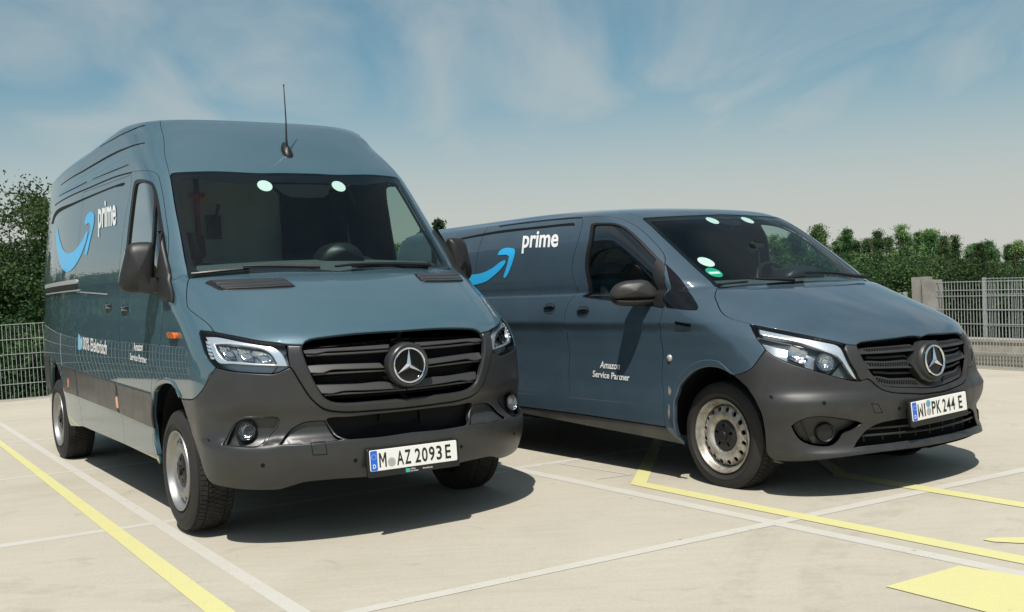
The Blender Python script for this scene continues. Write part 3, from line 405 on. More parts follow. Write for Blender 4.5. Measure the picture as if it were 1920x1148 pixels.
def chain(K, T, *items):
    """join pieces: 'name' / '-name' smoothed, or a list of (s,v) points"""
    out = []
    for it in items:
        if isinstance(it, str):
            rev = it[0] == '-'; P = cr_smooth(T[it.lstrip('-')]); P = P[::-1] if rev else P
        else: P = np.array(it, float).reshape(-1, 2)
        for p in P:
            if not out or np.hypot(*(np.array(p) - out[-1])) > 1e-4: out.append(np.array(p))
    if np.hypot(*(out[0] - out[-1])) < 1e-4: out.pop()
    return np.array(out)
def surf(name, K, loops, m, parent=None, off=0.0, thick=0.015, step=0.05, side='near', gap=0.0022, bev=0.0, bevh=0.0, offf=None, back=False, center=False, rimonly=False):
    """a panel of the skin: loops in (s,v), first the outer; lifted by off, with an edge of depth thick"""
    L = []
    for i, P in enumerate(loops):
        P = np.array(P, float); P = dens(P, min(step, .06))
        if center: z0 = P[:, 0] < 1e-3
        P = inset(P, gap if i == 0 else -gap)
        if center: P[z0, 0] = 0.0; P[:, 0] = np.maximum(P[:, 0], 0)
        L.append(P)
    top = [inset(P, bev if i == 0 else -bev) for i, P in enumerate(L)] if bev > 0 else L
    if bev > 0 and center:
        for P, Q in zip(L, top): Q[P[:, 0] < 1e-6, 0] = 0.0; Q[:, 0] = np.maximum(Q[:, 0], 0)
    V2, F = cdt(top, step)
    def pos(q, o):
        p = K.P(q[:, 0], q[:, 1]); n = K.N(q[:, 0], q[:, 1]); oo = o + (offf(q) if offf is not None else 0.0)
        oo = np.asarray(oo, float); return p + n * (oo[:, None] if oo.ndim else oo), n
    p, n = pos(V2, off)
    if offf is not None:      # normals of the displaced surface
        e = 0.004; a, _ = pos(V2 + [e, 0], off); b, _ = pos(np.maximum(V2 - [e, 0], [0, 0]), off); c, _ = pos(V2 + [0, e], off); d, _ = pos(V2 - [0, e], off)
        n2 = -np.cross(a - b, c - d); n = n2 / (np.linalg.norm(n2, axis=1)[:, None] + 1e-12)
        n[V2[:, 0] < 1e-6, 1] = 0; n /= np.linalg.norm(n, axis=1)[:, None]
    mb = MB(); verts = [p]; norms = [n]; faces = [F[:, ::-1]]; nb = len(p)
    for i, (P, Q) in enumerate(zip(L, top)):
        k = len(P); q2 = P
        ring = []
        # outward tangent direction for the edge normals
        d = inset(P, -0.004 if i == 0 else 0.004)
        pa, na = pos(P, off - bevh); pb, _ = pos(d, off - bevh); t = pb - pa; t /= np.linalg.norm(t, axis=1)[:, None] + 1e-9
        pc, _ = pos(P, off - thick)
        sgn = 1 if area(P) > 0 else -1
        if i > 0: sgn = -sgn
        def strip(A, B, nA, nB):
            global _dbg
            nonlocal nb
            verts.append(A); norms.append(nA); verts.append(B); norms.append(nB)
            f = []
            for j in range(k):
                j2 = (j + 1) % k
                if center and P[j, 0] < 1e-6 and P[j2, 0] < 1e-6: continue
                q = (nb + j, nb + j2, nb + k + j2, nb + k + j); f.append(q if sgn > 0 else q[::-1])
            faces.append(np.array(f, int)); nb += 2 * k
        if bev > 0:
            pt, nt = pos(Q, off)
            nm = na * .55 + t * .83; nm /= np.linalg.norm(nm, axis=1)[:, None]
            strip(pt, pa, nt, nm)
        strip(pa, pc, t, t)
    verts = np.vstack(verts); norms = np.vstack(norms)
    fl = [tuple(int(q) for q in f) for A in faces for f in A]
    if back:
        o2 = len(verts); pbk, nbk = pos(V2, off - thick); verts = np.vstack([verts, pbk]); norms = np.vstack([norms, -nbk]); fl += [tuple(int(o2 + q) for q in f) for f in F]
    if center:
        nv = len(verts); mv = verts * [1, -1, 1]; mn = norms * [1, -1, 1]
        on = np.abs(verts[:, 1]) < 1e-5
        # welded half: a vertex on the centre line is shared
        idx = np.arange(nv) + nv; idx[on] = np.where(on)[0]
        remap = {}; keepv = list(range(nv)); extra = [i for i in range(nv) if not on[i]]
        for j, i in enumerate(extra): remap[i] = nv + j
        for i in np.where(on)[0]: remap[int(i)] = int(i)
        verts = np.vstack([verts, mv[extra]]); norms = np.vstack([norms, mn[extra]]); norms[np.where(on)[0], 1] = 0
        fl = fl + [tuple(remap[q] for q in f[::-1]) for f in fl]
    elif side == 'far':
        verts = verts * [1, -1, 1]; norms = norms * [1, -1, 1]; fl = [f[::-1] for f in fl]
    norms = norms / (np.linalg.norm(norms, axis=1)[:, None] + 1e-12)
    mb.v = [tuple(q) for q in verts.tolist()]; mb.n = [tuple(q) for q in norms.tolist()]; mb.f = fl; mb.mi = [0] * len(fl)
    return mb.build(name, m, parent, custom=True)
def both(name, K, loops, m, parent, **k):
    a = surf(name, K, loops, m, parent[0] if isinstance(parent, tuple) else parent, side='near', **k)
    b = surf(name, K, loops, m, parent[1] if isinstance(parent, tuple) else parent, side='far', **k); return a, b
def pt(K, sv, off=0.0, far=False):
    s, v = sv; p = K.P(np.array([s]), np.array([v]))[0]; n = K.N(np.array([s]), np.array([v]))[0]; p = p + n * off
    if far: p = p * [1, -1, 1]; n = n * [1, -1, 1]
    return Vector(p), Vector(n)
def frame_at(K, sv, off=0.0, far=False):
    """matrix at a skin point: local -y out along the normal, z up the skin"""
    p, n = pt(K, sv, off, far); up = Vector((0, 0, 1)); z = (up - n * up.dot(n)).normalized(); y = -n; x = y.cross(z)
    return Matrix(((x.x, y.x, z.x, p.x), (x.y, y.y, z.y, p.y), (x.z, y.z, z.z, p.z), (0, 0, 0, 1)))
def disc(n, r, cx=0, cy=0, sx=1, sy=1): a = 2 * math.pi * np.arange(n) / n; return np.stack([cx + r * sx * np.cos(a), cy + r * sy * np.sin(a)], 1)
_txt = {}
def text_mesh(body, bold=0.0, mono=False):
    k = (body, bold)
    if k in _txt: return _txt[k]
    c = bpy.data.curves.new('lettering', 'FONT'); c.body = body; c.size = 1; c.offset = bold; c.resolution_u = 5
    o = bpy.data.objects.new('lettering', c); COL.objects.link(o); bpy.context.view_layer.update()
    me = o.evaluated_get(bpy.context.evaluated_depsgraph_get()).to_mesh()
    V = np.array([tuple(v.co) for v in me.vertices]); F = [tuple(p.vertices) for p in me.polygons]
    bpy.data.objects.remove(o); bpy.data.curves.remove(c)
    _txt[k] = (V, F); return V, F
def text_on(name, K, body, BL, BR, TL, m, parent, xh=None, bold=0.01, off=0.0042):
    """letters laid on the skin: BL..BR the baseline, TL the top of the letters of height xh"""
    V, F = text_mesh(body, bold); x0, x1 = V[:, 0].min(), V[:, 0].max(); h = xh or V[:, 1].max()
    BL, BR, TL = [np.array(q, float) for q in (BL, BR, TL)]
    u = (V[:, 0] - x0) / (x1 - x0); w = V[:, 1] / h; q = BL + u[:, None] * (BR - BL) + w[:, None] * (TL - BL)
    p = K.P(q[:, 0], q[:, 1]) + K.N(q[:, 0], q[:, 1]) * off; n = K.N(q[:, 0], q[:, 1])
    mb = MB(); mb.add(p, F, n); a = p[list(F[0])]; nn = np.cross(a[1] - a[0], a[2] - a[0])
    if nn @ n[F[0][0]] < 0: mb.f = [f[::-1] for f in mb.f]
    return mb.build(name, m, parent, custom=True)
def text_flat(name, body, org, ux, uz, width, height, m, parent, bold=0.01, thick=0.001):
    V, F = text_mesh(body, bold); x0, x1 = V[:, 0].min(), V[:, 0].max(); y0, y1 = V[:, 1].min(), V[:, 1].max()
    org, ux, uz = Vector(org), Vector(ux), Vector(uz)
    P = [org + ux * ((a - x0) / (x1 - x0) * width) + uz * ((b - y0) / (y1 - y0) * height) for a, b, _ in V]
    mb = MB(); mb.add(P, F); return mb.build(name, m, parent)
def star(name, r, m, parent, mtx, depth=0.012):
    """three-pointed ridged star in a ring"""
    mb = MB(); c = (0, -depth, 0)
    for k in range(3):
        a = math.pi / 2 + k * 2 * math.pi / 3; t = (r * .96 * math.cos(a), -.001, r * .96 * math.sin(a))
        l, q = a + math.pi / 3, a - math.pi / 3; e = r * .185
        P = [c, t, (e * math.cos(l), 0.002, e * math.sin(l)), (e * math.cos(q), 0.002, e * math.sin(q))]
        mb.add(P, [(0, 1, 2), (0, 3, 1)])
    n = 56; b = len(mb.v); w = r * .072
    for i in range(n):
        an = 2 * math.pi * i / n
        for k in range(8):
            q = 2 * math.pi * k / 8; rr = r + w * math.cos(q); mb.v.append((rr * math.cos(an), w * math.sin(q), rr * math.sin(an))); mb.n.append(None)
    for i in range(n):
        for k in range(8):
            mb.f.append((b + i * 8 + k, b + i * 8 + (k + 1) % 8, b + ((i + 1) % n) * 8 + (k + 1) % 8, b + ((i + 1) % n) * 8 + k)); mb.mi.append(0)
    o = mb.build(name, m, parent, smooth=R(35)); o.matrix_local = mtx; return o
def pillow(pts3, axis, front, backd, n=6, pw=2.4):
    """closed outline (3-D, roughly in one plane) inflated along axis to both sides"""
    P = np.array(pts3, float); c = P.mean(0); ax = np.array(axis, float); ax /= np.linalg.norm(ax); k = len(P); V = []; F = []
    ts = np.linspace(-1, 1, 2 * n + 1)
    for t in ts:
        s = (1 - abs(t) ** pw) ** (1 / pw) if abs(t) < 1 else 0.0; s = max(s, .001); d = t * (front if t > 0 else backd)
        V.append(c + (P - c) * s + ax * d)
    V = np.vstack(V)
    for i in range(len(ts) - 1):
        for j in range(k): F.append((i * k + j, i * k + (j + 1) % k, (i + 1) * k + (j + 1) % k, (i + 1) * k + j))
    return V, F
# ------------------------------------------------------------------ wheels
def make_wheel(kind, parent, r_tyre, width, rim_mat, holes):
    """right-hand wheel about the origin, outer face towards -y; returns its parts in a list"""
    w = empty('wheel'); w.parent = parent; h = width / 2; rr = 0.2205
    mb = MB(); R0 = r_tyre
    prof = [(rr - .004, -h + .012), (rr + .004, -h + .004), (rr + .018, -h - .004), (rr + (R0 - rr) * .35, -h - .012), (rr + (R0 - rr) * .36, -h - .0145), (rr + (R0 - rr) * .40, -h - .0145), (rr + (R0 - rr) * .41, -h - .0125), (rr + (R0 - rr) * .62, -h - .010), (rr + (R0 - rr) * .80, -h + .001), (rr + (R0 - rr) * .90, -h + .010), (R0 - .016, -h + .019), (R0 - .011, -h + .030), (R0 - .009, -h + .05), (R0 - .008, 0), (R0 - .009, h - .05), (R0 - .011, h - .030), (R0 - .02, h - .012), (R0 - .07, h + .006), (rr + .01, h), (rr - .004, h - .012)]
    mb.lathe(prof, 72); ty = mb.build('tyre', 'tyre', w, smooth=R(50))
    # tread blocks: five ribs of many small blocks with grooves between
    tb = MB(); N = 76 if kind == 'S' else 70
    ribs = [(-h + .022, -h + .058, .4), (-h + .065, -h + .098, -.2), (-.016, .016, .25), (h - .098, h - .065, .2), (h - .058, h - .022, -.4)]
    for q, (a, b, sk) in enumerate(ribs):
        for i in range(N):
            t0 = 2 * math.pi * (i + .5 * (q % 2)) / N; dt = 2 * math.pi / N * .84; P = []
            for yy, rs in ((a, sk), (b, -sk)):
                edge = min(abs(yy + h), abs(yy - h)); ro = R0 - (0.007 if edge < .03 else 0.001)
                for ang in (t0 + rs * .02, t0 + dt + rs * .02):
                    for rad in (R0 - .02, ro): P.append((rad * math.cos(ang), yy, rad * math.sin(ang)))
            tb.add(P, [(1, 5, 7, 3), (0, 1, 3, 2), (4, 6, 7, 5), (0, 4, 5, 1), (2, 3, 7, 6)])
    t = tb.build('tread_blocks', 'tyre_tread', w); tag(t, kind='stuff')
    # pressed steel rim: flange, barrel, disc with a ring of round holes
    mb = MB(); mb.lathe([(rr + .006, -h - .004), (rr + .004, -h - .010), (rr - .003, -h - .010), (rr - .008, -h - .002), (rr - .012, -h + .012), (rr - .022, -h + .030), (rr - .030, -h + .036), (rr - .034, -h + .07), (rr - .038, h * .4), (rr - .01, h)], 72)
    rim = mb.build('rim', rim_mat, w, smooth=R(40))
    ro, ri, rh = rr - .034, 0.088, holes[1]
    nh = holes[0]; hr = holes[2]
    loops = [disc(96, ro), disc(48, ri)[::-1]] + [disc(12, hr, rh * math.cos(2 * math.pi * k / nh), rh * math.sin(2 * math.pi * k / nh))[::-1] for k in range(nh)]
    V, F = cdt(loops, .022)
    def zf(q):
        r = np.hypot(q[:, 0], q[:, 1]); return np.interp(r, [0, .07, .088, .10, .115, .130, .145, .178, .187, .25], [-.018, -.018, -.018, -.034, -.043, -.045, -.041, -.031, .000, .006]) + -h + .052
    mb = MB(); Y = zf(V); mb.add(np.stack([V[:, 0], Y, V[:, 1]], 1), F)
    for P in loops[1:]:
        k = len(P); Y = zf(P); A = np.stack([P[:, 0], Y, P[:, 1]], 1); B = A + [0, .012, 0]
        mb.add(np.vstack([A, B]), [(j, (j + 1) % k, k + (j + 1) % k, k + j) for j in range(k)])
    mb.build('wheel_disc', rim_mat, w, smooth=R(45))
    # hub cover with slots
    loops = [disc(40, .092)]
    for k in range(5):
        a = 2 * math.pi * k / 5 + .5; c, s_ = math.cos(a), math.sin(a); q = np.array([(.048, -.007), (.074, -.009), (.074, .009), (.048, .007)]); loops.append(np.stack([q[:, 0] * c - q[:, 1] * s_, q[:, 0] * s_ + q[:, 1] * c], 1))
    V, F = cdt(loops, .018); r = np.hypot(V[:, 0], V[:, 1]); Y = -h + .052 - .030 - np.interp(r, [0, .022, .03, .07, .088, .092], [.020, .020, .014, .012, .008, .0]) 
    mb = MB(); mb.add(np.stack([V[:, 0], Y, V[:, 1]], 1), F)
    for P in loops[1:]:
        k = len(P); A = np.stack([P[:, 0], np.full(k, -h + .010), P[:, 1]], 1); mb.add(np.vstack([A, A + [0, .02, 0]]), [(j, (j + 1) % k, k + (j + 1) % k, k + j) for j in range(k)])
    mb.lathe([(.092, -h + .024), (.092, -h + .05)], 40); mb.lathe([(.03, -h + .01), (.03, -h - .002), (.026, -h - .006), (0.001, -h - .006)], 24)
    hub = mb.build('hub_cover', 'black_plastic', w, smooth=R(30))
    mb = MB(); mb.lathe([(.20, h * .2), (.001, h * .2)], 32); mb.lathe([(.001, -h + .066), (.09, -h + .066)], 24); mb.build('brake_disc', 'dark_metal', w)
    return w
def copy_tree(o, parent, depth=0):
    c = o.copy(); COL.objects.link(c); c.parent = parent
    for ch in list(o.children): copy_tree(ch, c)
    return c
def put_wheel(w, x, y, z, flip, spin): w.location = (x, y, z); w.rotation_euler = (0, spin, 0) if not flip else (0, spin, math.pi)
# ------------------------------------------------------------------ the deck, its paint, fences and trees
def mat_concrete():
    m = bpy.data.materials.new('concrete_deck'); m.use_nodes = True; nt = m.node_tree; L = nt.links.new; b = nt.nodes['Principled BSDF']; b.inputs['Roughness'].default_value = 0.85; b.inputs['Specular IOR Level'].default_value = 0.25
    tc = nt.nodes.new('ShaderNodeTexCoord')
    def noise(scale, detail=6, rough=.6, vec=None, dist=0):
        n = nt.nodes.new('ShaderNodeTexNoise'); n.inputs['Scale'].default_value = scale; n.inputs['Detail'].default_value = detail; n.inputs['Roughness'].default_value = rough; n.inputs['Distortion'].default_value = dist; L(vec or tc.outputs['Object'], n.inputs['Vector']); return n.outputs['Fac']
    def ramp(src, a, b_, ca, cb):
        r = nt.nodes.new('ShaderNodeValToRGB'); r.color_ramp.elements[0].position = a; r.color_ramp.elements[1].position = b_; r.color_ramp.elements[0].color = (*ca, 1); r.color_ramp.elements[1].color = (*cb, 1); L(src, r.inputs[0]); return r.outputs[0]
    def mul(a, c, f=1.0):
        x = nt.nodes.new('ShaderNodeMixRGB'); x.blend_type = 'MULTIPLY'; x.inputs['Fac'].default_value = f; L(a, x.inputs['Color1']); L(c, x.inputs['Color2']); return x.outputs[0]
    base = ramp(noise(.55, 5), .3, .7, (.430, .398, .328), (.478, .446, .372))
    # streaks of the power float, along one direction
    mp = nt.nodes.new('ShaderNodeMapping'); mp.inputs['Scale'].default_value = (1.2, 9, 1); mp.inputs['Rotation'].default_value = (0, 0, .55); L(tc.outputs['Object'], mp.inputs['Vector'])
    c = mul(base, ramp(noise(2.0, 6, .65, mp.outputs[0], .6), .3, .7, (.95, .95, .945), (1.03, 1.03, 1.03)))
    c = mul(c, ramp(noise(60, 4, .7), .3, .7, (.93, .93, .93), (1.05, 1.05, 1.05)))
    c = mul(c, ramp(noise(420, 2, .7), .25, .75, (.86, .86, .85), (1.10, 1.10, 1.09)))
    c = mul(c, ramp(noise(3.1, 4, .5, None, 1.2), .62, .74, (1, 1, 1), (.86, .85, .83)))
    # broad damp stains and faint turning tracks of tyres
    c = mul(c, ramp(noise(.8, 5, .6, None, .5), .52, .72, (1, 1, 1), (.90, .885, .86)))
    for cx, cy, rad, w in ((3.9, 3.9, 2.75, .10), (3.9, 3.9, 3.1, .10), (-3.6, .6, 4.4, .10), (-3.6, .6, 4.75, .10), (5.8, 8.4, 3.3, .10)):
        vd = nt.nodes.new('ShaderNodeVectorMath'); vd.operation = 'DISTANCE'; sep = nt.nodes.new('ShaderNodeSeparateXYZ'); cb = nt.nodes.new('ShaderNodeCombineXYZ'); L(tc.outputs['Object'], sep.inputs[0]); L(sep.outputs[0], cb.inputs[0]); L(sep.outputs[1], cb.inputs[1]); vd.inputs[1].default_value = (cx, cy, 0); L(cb.outputs[0], vd.inputs[0])
        s1 = nt.nodes.new('ShaderNodeMath'); s1.operation = 'SUBTRACT'; s1.inputs[1].default_value = rad; L(vd.outputs['Value'], s1.inputs[0]); s2 = nt.nodes.new('ShaderNodeMath'); s2.operation = 'ABSOLUTE'; L(s1.outputs[0], s2.inputs[0]); s3 = nt.nodes.new('ShaderNodeMapRange'); s3.inputs['From Min'].default_value = w * .7; s3.inputs['From Max'].default_value = w; s3.inputs['To Min'].default_value = 1; s3.inputs['To Max'].default_value = 0; L(s2.outputs[0], s3.inputs['Value'])
        s4 = nt.nodes.new('ShaderNodeMath'); s4.operation = 'MULTIPLY'; L(s3.outputs[0], s4.inputs[0]); s5 = nt.nodes.new('ShaderNodeMapRange'); s5.inputs['From Min'].default_value = .42; s5.inputs['From Max'].default_value = .70; s5.inputs['To Max'].default_value = .22; L(noise(7, 6, .7), s5.inputs['Value']); L(s5.outputs[0], s4.inputs[1])
        x = nt.nodes.new('ShaderNodeMixRGB'); L(s4.outputs[0], x.inputs['Fac']); L(c, x.inputs['Color1']); x.inputs['Color2'].default_value = (.13, .12, .105, 1); c = x.outputs[0]
    # small dark spots
    vo = nt.nodes.new('ShaderNodeTexVoronoi'); vo.inputs['Scale'].default_value = 1.7; L(tc.outputs['Object'], vo.inputs['Vector'])
    c = mul(c, ramp(vo.outputs['Distance'], .010, .022, (.45, .43, .40), (1, 1, 1)))
    L(c, b.inputs['Base Color'])
    bp = nt.nodes.new('ShaderNodeBump'); bp.inputs['Strength'].default_value = .25; bp.inputs['Distance'].default_value = .004; L(noise(260, 4, .7), bp.inputs['Height']); L(bp.outputs[0], b.inputs['Normal'])
    M['concrete_deck'] = m
def mat_paint_line(name, col, wear):
    m = bpy.data.materials.new(name); m.use_nodes = True; nt = m.node_tree; L = nt.links.new; b = nt.nodes['Principled BSDF']; b.inputs['Roughness'].default_value = .65; tc = nt.nodes.new('ShaderNodeTexCoord')
    def noise(s, d=6): n = nt.nodes.new('ShaderNodeTexNoise'); n.inputs['Scale'].default_value = s; n.inputs['Detail'].default_value = d; n.inputs['Roughness'].default_value = .65; L(tc.outputs['Object'], n.inputs['Vector']); return n.outputs['Fac']
    mx = nt.nodes.new('ShaderNodeMixRGB'); mx.inputs['Color1'].default_value = (*col, 1); mx.inputs['Color2'].default_value = (*[.55 * a + .45 * c for a, c in zip(col, (.46, .41, .32))], 1)
    mr = nt.nodes.new('ShaderNodeMapRange'); mr.inputs['From Min'].default_value = .45; mr.inputs['From Max'].default_value = .75; mr.inputs['To Max'].default_value = wear; L(noise(5, 8), mr.inputs['Value']); L(mr.outputs[0], mx.inputs['Fac'])
    m2 = nt.nodes.new('ShaderNodeMixRGB'); m2.blend_type = 'MULTIPLY'; m2.inputs['Fac'].default_value = 1; L(mx.outputs[0], m2.inputs['Color1']); r = nt.nodes.new('ShaderNodeMapRange'); r.inputs['From Min'].default_value = .3; r.inputs['From Max'].default_value = .7; r.inputs['To Min'].default_value = .90; r.inputs['To Max'].default_value = 1.05; L(noise(150, 3), r.inputs['Value']); L(r.outputs[0], m2.inputs['Color2']); L(m2.outputs[0], b.inputs['Base Color'])
    al = nt.nodes.new('ShaderNodeMapRange'); al.inputs['From Min'].default_value = .60 + .04 * (1 - wear); al.inputs['From Max'].default_value = .66 + .04 * (1 - wear); al.inputs['To Min'].default_value = 1; al.inputs['To Max'].default_value = .25; nn = nt.nodes.new('ShaderNodeMath'); nn.operation = 'MULTIPLY_ADD'; nn.inputs[1].default_value = .55; L(noise(38, 6), nn.inputs[0]); n3 = nt.nodes.new('ShaderNodeMath'); n3.operation = 'MULTIPLY'; n3.inputs[1].default_value = .45; L(noise(4.2, 4), n3.inputs[0]); L(n3.outputs[0], nn.inputs[2]); L(nn.outputs[0], al.inputs['Value']); L(al.outputs[0], b.inputs['Alpha']); M[name] = m
def mat_leaf(name, c1, c2, c3):
    m = bpy.data.materials.new(name); m.use_nodes = True; nt = m.node_tree; L = nt.links.new; b = nt.nodes['Principled BSDF']; b.inputs['Roughness'].default_value = .6; b.inputs['Specular IOR Level'].default_value = .25
    tc = nt.nodes.new('ShaderNodeTexCoord'); at = nt.nodes.new('ShaderNodeAttribute'); at.attribute_name = 'tint'
    r = nt.nodes.new('ShaderNodeValToRGB'); r.color_ramp.elements[0].color = (*c1, 1); r.color_ramp.elements[1].color = (*c3, 1); e = r.color_ramp.elements.new(.55); e.color = (*c2, 1); L(at.outputs['Fac'], r.inputs[0]); oi = nt.nodes.new('ShaderNodeObjectInfo'); hv = nt.nodes.new('ShaderNodeHueSaturation'); m1 = nt.nodes.new('ShaderNodeMapRange'); m1.inputs['To Min'].default_value = .55; m1.inputs['To Max'].default_value = 1.55; L(oi.outputs['Random'], m1.inputs['Value']); L(m1.outputs[0], hv.inputs['Value'])
    m3 = nt.nodes.new('ShaderNodeMath'); m3.operation = 'MULTIPLY_ADD'; m3.inputs[1].default_value = 7.13; m3.inputs[2].default_value = 0; L(oi.outputs['Random'], m3.inputs[0]); m4 = nt.nodes.new('ShaderNodeMath'); m4.operation = 'FRACT'; L(m3.outputs[0], m4.inputs[0]); m2 = nt.nodes.new('ShaderNodeMapRange'); m2.inputs['To Min'].default_value = .47; m2.inputs['To Max'].default_value = .53; L(m4.outputs[0], m2.inputs['Value']); L(m2.outputs[0], hv.inputs['Hue']); L(r.outputs[0], hv.inputs['Color'])
    L(hv.outputs[0], b.inputs['Base Color'])
    out = nt.nodes['Material Output']; tr = nt.nodes.new('ShaderNodeBsdfTranslucent'); L(hv.outputs[0], tr.inputs[0]); mx = nt.nodes.new('ShaderNodeMixShader'); mx.inputs[0].default_value = .32; L(b.outputs[0], mx.inputs[1]); L(tr.outputs[0], mx.inputs[2]); L(mx.outputs[0], out.inputs[0]); M[name] = m
mat_concrete()
mat_paint_line('line_white', (.53, .515, .46), .9); mat_paint_line('line_yellow', (.61, .58, .265), .35)
mat('galvanised', (.42, .44, .44), rough=.5, metal=.35, var=.15, vscale=30)
mat('kerb_concrete', (.36, .33, .27), rough=.9, var=.2, vscale=6, bump=.3, bscale=60)
mat('hazard_yellow', (.70, .42, .03), rough=.5); mat('terrain_green', (.06, .09, .03), rough=.95, var=.4, vscale=.3); mat('bark', (.10, .075, .05), rough=.9, var=.3, vscale=8, bump=.5, bscale=30); mat('pale_bark', (.42, .40, .36), rough=.85, var=.35, vscale=5)
mat('pale_concrete', (.50, .49, .46), rough=.9, var=.35, vscale=5, bump=.3, bscale=40); mat('rubber_mark', (.30, .265, .21), rough=.9, var=.35, vscale=25)
mat_leaf('leaf_pine', (.030, .078, .034), (.078, .155, .058), (.190, .270, .095)); mat_leaf('leaf_broad', (.012, .034, .013), (.027, .062, .020), (.064, .108, .032)); mat_leaf('leaf_spruce', (.018, .046, .028), (.038, .078, .040), (.075, .120, .055))
GC = (-0.09203553, 0.00954112, 0.01548753)
def gz(x, y): return GC[0] + GC[1] * x + GC[2] * y
# deck: a gently falling concrete slab that ends at the fences
FR0 = np.array((-6.82, 14.53)); FRD = np.array((.906, .423)) / np.hypot(.906, .423)     # rear fence line
RI0 = np.array((5.40, 12.22)); RID = np.array((.52, -.854)); RID = RID / np.hypot(*RID)   # right-hand fence line
LE0 = FR0 - FRD * 18.5
def meet(p, d, q, e):
    A = np.array([d, -e]).T; t = np.linalg.solve(A, q - p); return p + d * t[0]
CORNER = meet(FR0, FRD, RI0, RID)
def build_place():
    mb = MB(); out = [LE0, CORNER, RI0 + RID * 22, np.array((30, -22)), np.array((-30, -22))]
    edge = [(p[0], p[1]) for p in out]
    # moved a little beyond the fences
    edge[0] = tuple(LE0 + np.array((-.3, .3))); edge[1] = tuple(CORNER + np.array((.25, .45)))
    edge[2] = (edge[2][0] + .5, edge[2][1] + .25)
    mb.add([(x, y, gz(x, y)) for x, y in edge] + [(x, y, -4.6) for x, y in edge], [tuple(range(len(edge)))[::-1]] + [(j, (j + 1) % 5, 5 + (j + 1) % 5, 5 + j) for j in range(5)])
    deck = mb.build('parking_deck', 'concrete_deck'); tag(deck, 'pale concrete parking deck under the vans', kind='structure')
    mb = MB(); n = 90
    mb.add([(0, 0, -4.6)] + [(900 * math.cos(2 * math.pi * i / n), 900 * math.sin(2 * math.pi * i / n), -4.6) for i in range(n)], [(0, 1 + i, 1 + (i + 1) % n) for i in range(n)]); tag(mb.build('terrain', 'terrain_green'), 'green ground far below the deck', kind='structure')
    # painted lines (deck coordinates)
    lines = json.loads('''[["line_white",[[-6.779,13.779],[1.137,1.212],[1.247,1.199],[-6.97,14.18]]],["line_white",[[-6.48,4.314],[0.567,7.949],[0.565,7.921],[-6.407,4.165]]],["line_white",[[-6.647,7.038],[0.187,10.385],[0.213,10.331],[-6.62,6.984]]],["line_white",[[-7.723,9.375],[-2.174,11.514],[-2.149,11.448],[-7.698,9.31]]],["line_white",[[-8.589,11.231],[-2.513,13.683],[-2.487,13.618],[-8.562,11.166]]],["line_white",[[-0.314,8.159],[3.812,2.154],[3.775,2.068],[-0.271,7.932]]],["line_white",[[-2.442,3.59],[6.593,8.79],[6.534,8.645],[-2.386,3.541]]],["line_white",[[-0.096,7.681],[2.423,9.044],[2.459,8.978],[-0.06,7.615]]],["line_white",[[0.264,7.831],[0.734,7.245],[0.718,7.233],[0.249,7.819]]],["line_white",[[0.502,7.141],[0.739,7.244],[0.747,7.225],[0.51,7.123]]],["line_yellow",[[-6.148,12.373],[0.745,1.259],[0.908,1.25],[-6.362,12.791]]],["line_yellow",[[0.698,6.902],[1.168,9.104],[1.241,9.079],[0.802,6.917]]],["line_yellow",[[0.698,6.902],[0.91,6.573],[1.392,5.855],[2.16,4.727],[3.848,2.247],[3.905,2.369],[2.217,4.849],[1.426,5.992],[0.934,6.737],[0.797,6.927]]],["line_yellow",[[1.942,6.842],[4.241,3.211],[4.246,3.295],[2.03,6.944]]],["line_yellow",[[2.011,7.604],[1.97,6.834],[2.061,6.88],[2.085,7.621]]],["line_yellow",[[1.488,4.509],[1.893,4.753],[2.759,3.783],[2.2,3.422]]],["line_yellow",[[2.165,5.152],[2.201,5.178],[2.234,5.182],[2.362,5.159],[2.507,5.097],[2.444,4.971],[2.313,5.054],[2.2,5.106]]]]''')
    for k, (m, P) in enumerate(lines):
        z = .0006 + .00022 * k; mb = MB(); A = [(x, y, gz(x, y) + z) for x, y in P]; mb.add(A, [tuple(range(len(A)))])
        o = mb.build('painted_marking' if len(P) > 4 else 'painted_line', m, deck)
        if o.data.polygons[0].normal.z < 0: o.data.flip_normals()
    # fences
    def fence(name_label, p, d, length, h, panel=2.5, sp=.05, rails=(0, .2, .4, .6, .8, 1.0), z0=.03, group='wire mesh fence panels', ordinal=False):
        n = int(length / panel); out = None
        ang = math.atan2(d[1], d[0])
        for i in range(n):
            a = p + d * panel * i; zb = gz(*a); z2 = gz(*(a + d * panel))
            if out is None:
                o = empty('fence'); mb = MB(); mb.box((0, 0, h / 2), (.035, .03, h + .01)); mb.box((0, 0, .01), (.10, .10, .02)); mb.build('post', 'galvanised', o)
                r = MB()
                for q in rails:
                    zz = z0 + (h - z0 - .01) * q; 
                    for yy in (-.008, .008): r.box((panel / 2, yy, zz), (panel - .01, .006, .007))
                mb = MB()
                for k in range(int(panel / sp)): mb.box((.03 + k * sp, 0, z0 + (h - z0) / 2), (.0052, .0052, h - z0))
                w = mb.build('wire_mesh', 'galvanised', o); tag(w, kind='stuff'); r2 = r.build('mesh_rails', 'galvanised', o); tag(r2, kind='stuff'); out = o
            else: o = copy_tree_root(out)
            o.location = (a[0], a[1], zb); o.rotation_euler = (0, -math.atan2(z2 - zb, panel), ang)
            lab = name_label
            if ordinal and i < 4: lab = name_label + ', ' + ('first', 'second', 'third', 'fourth')[i] + ' from the striped concrete post'
            tag(o, lab, 'fence', group)
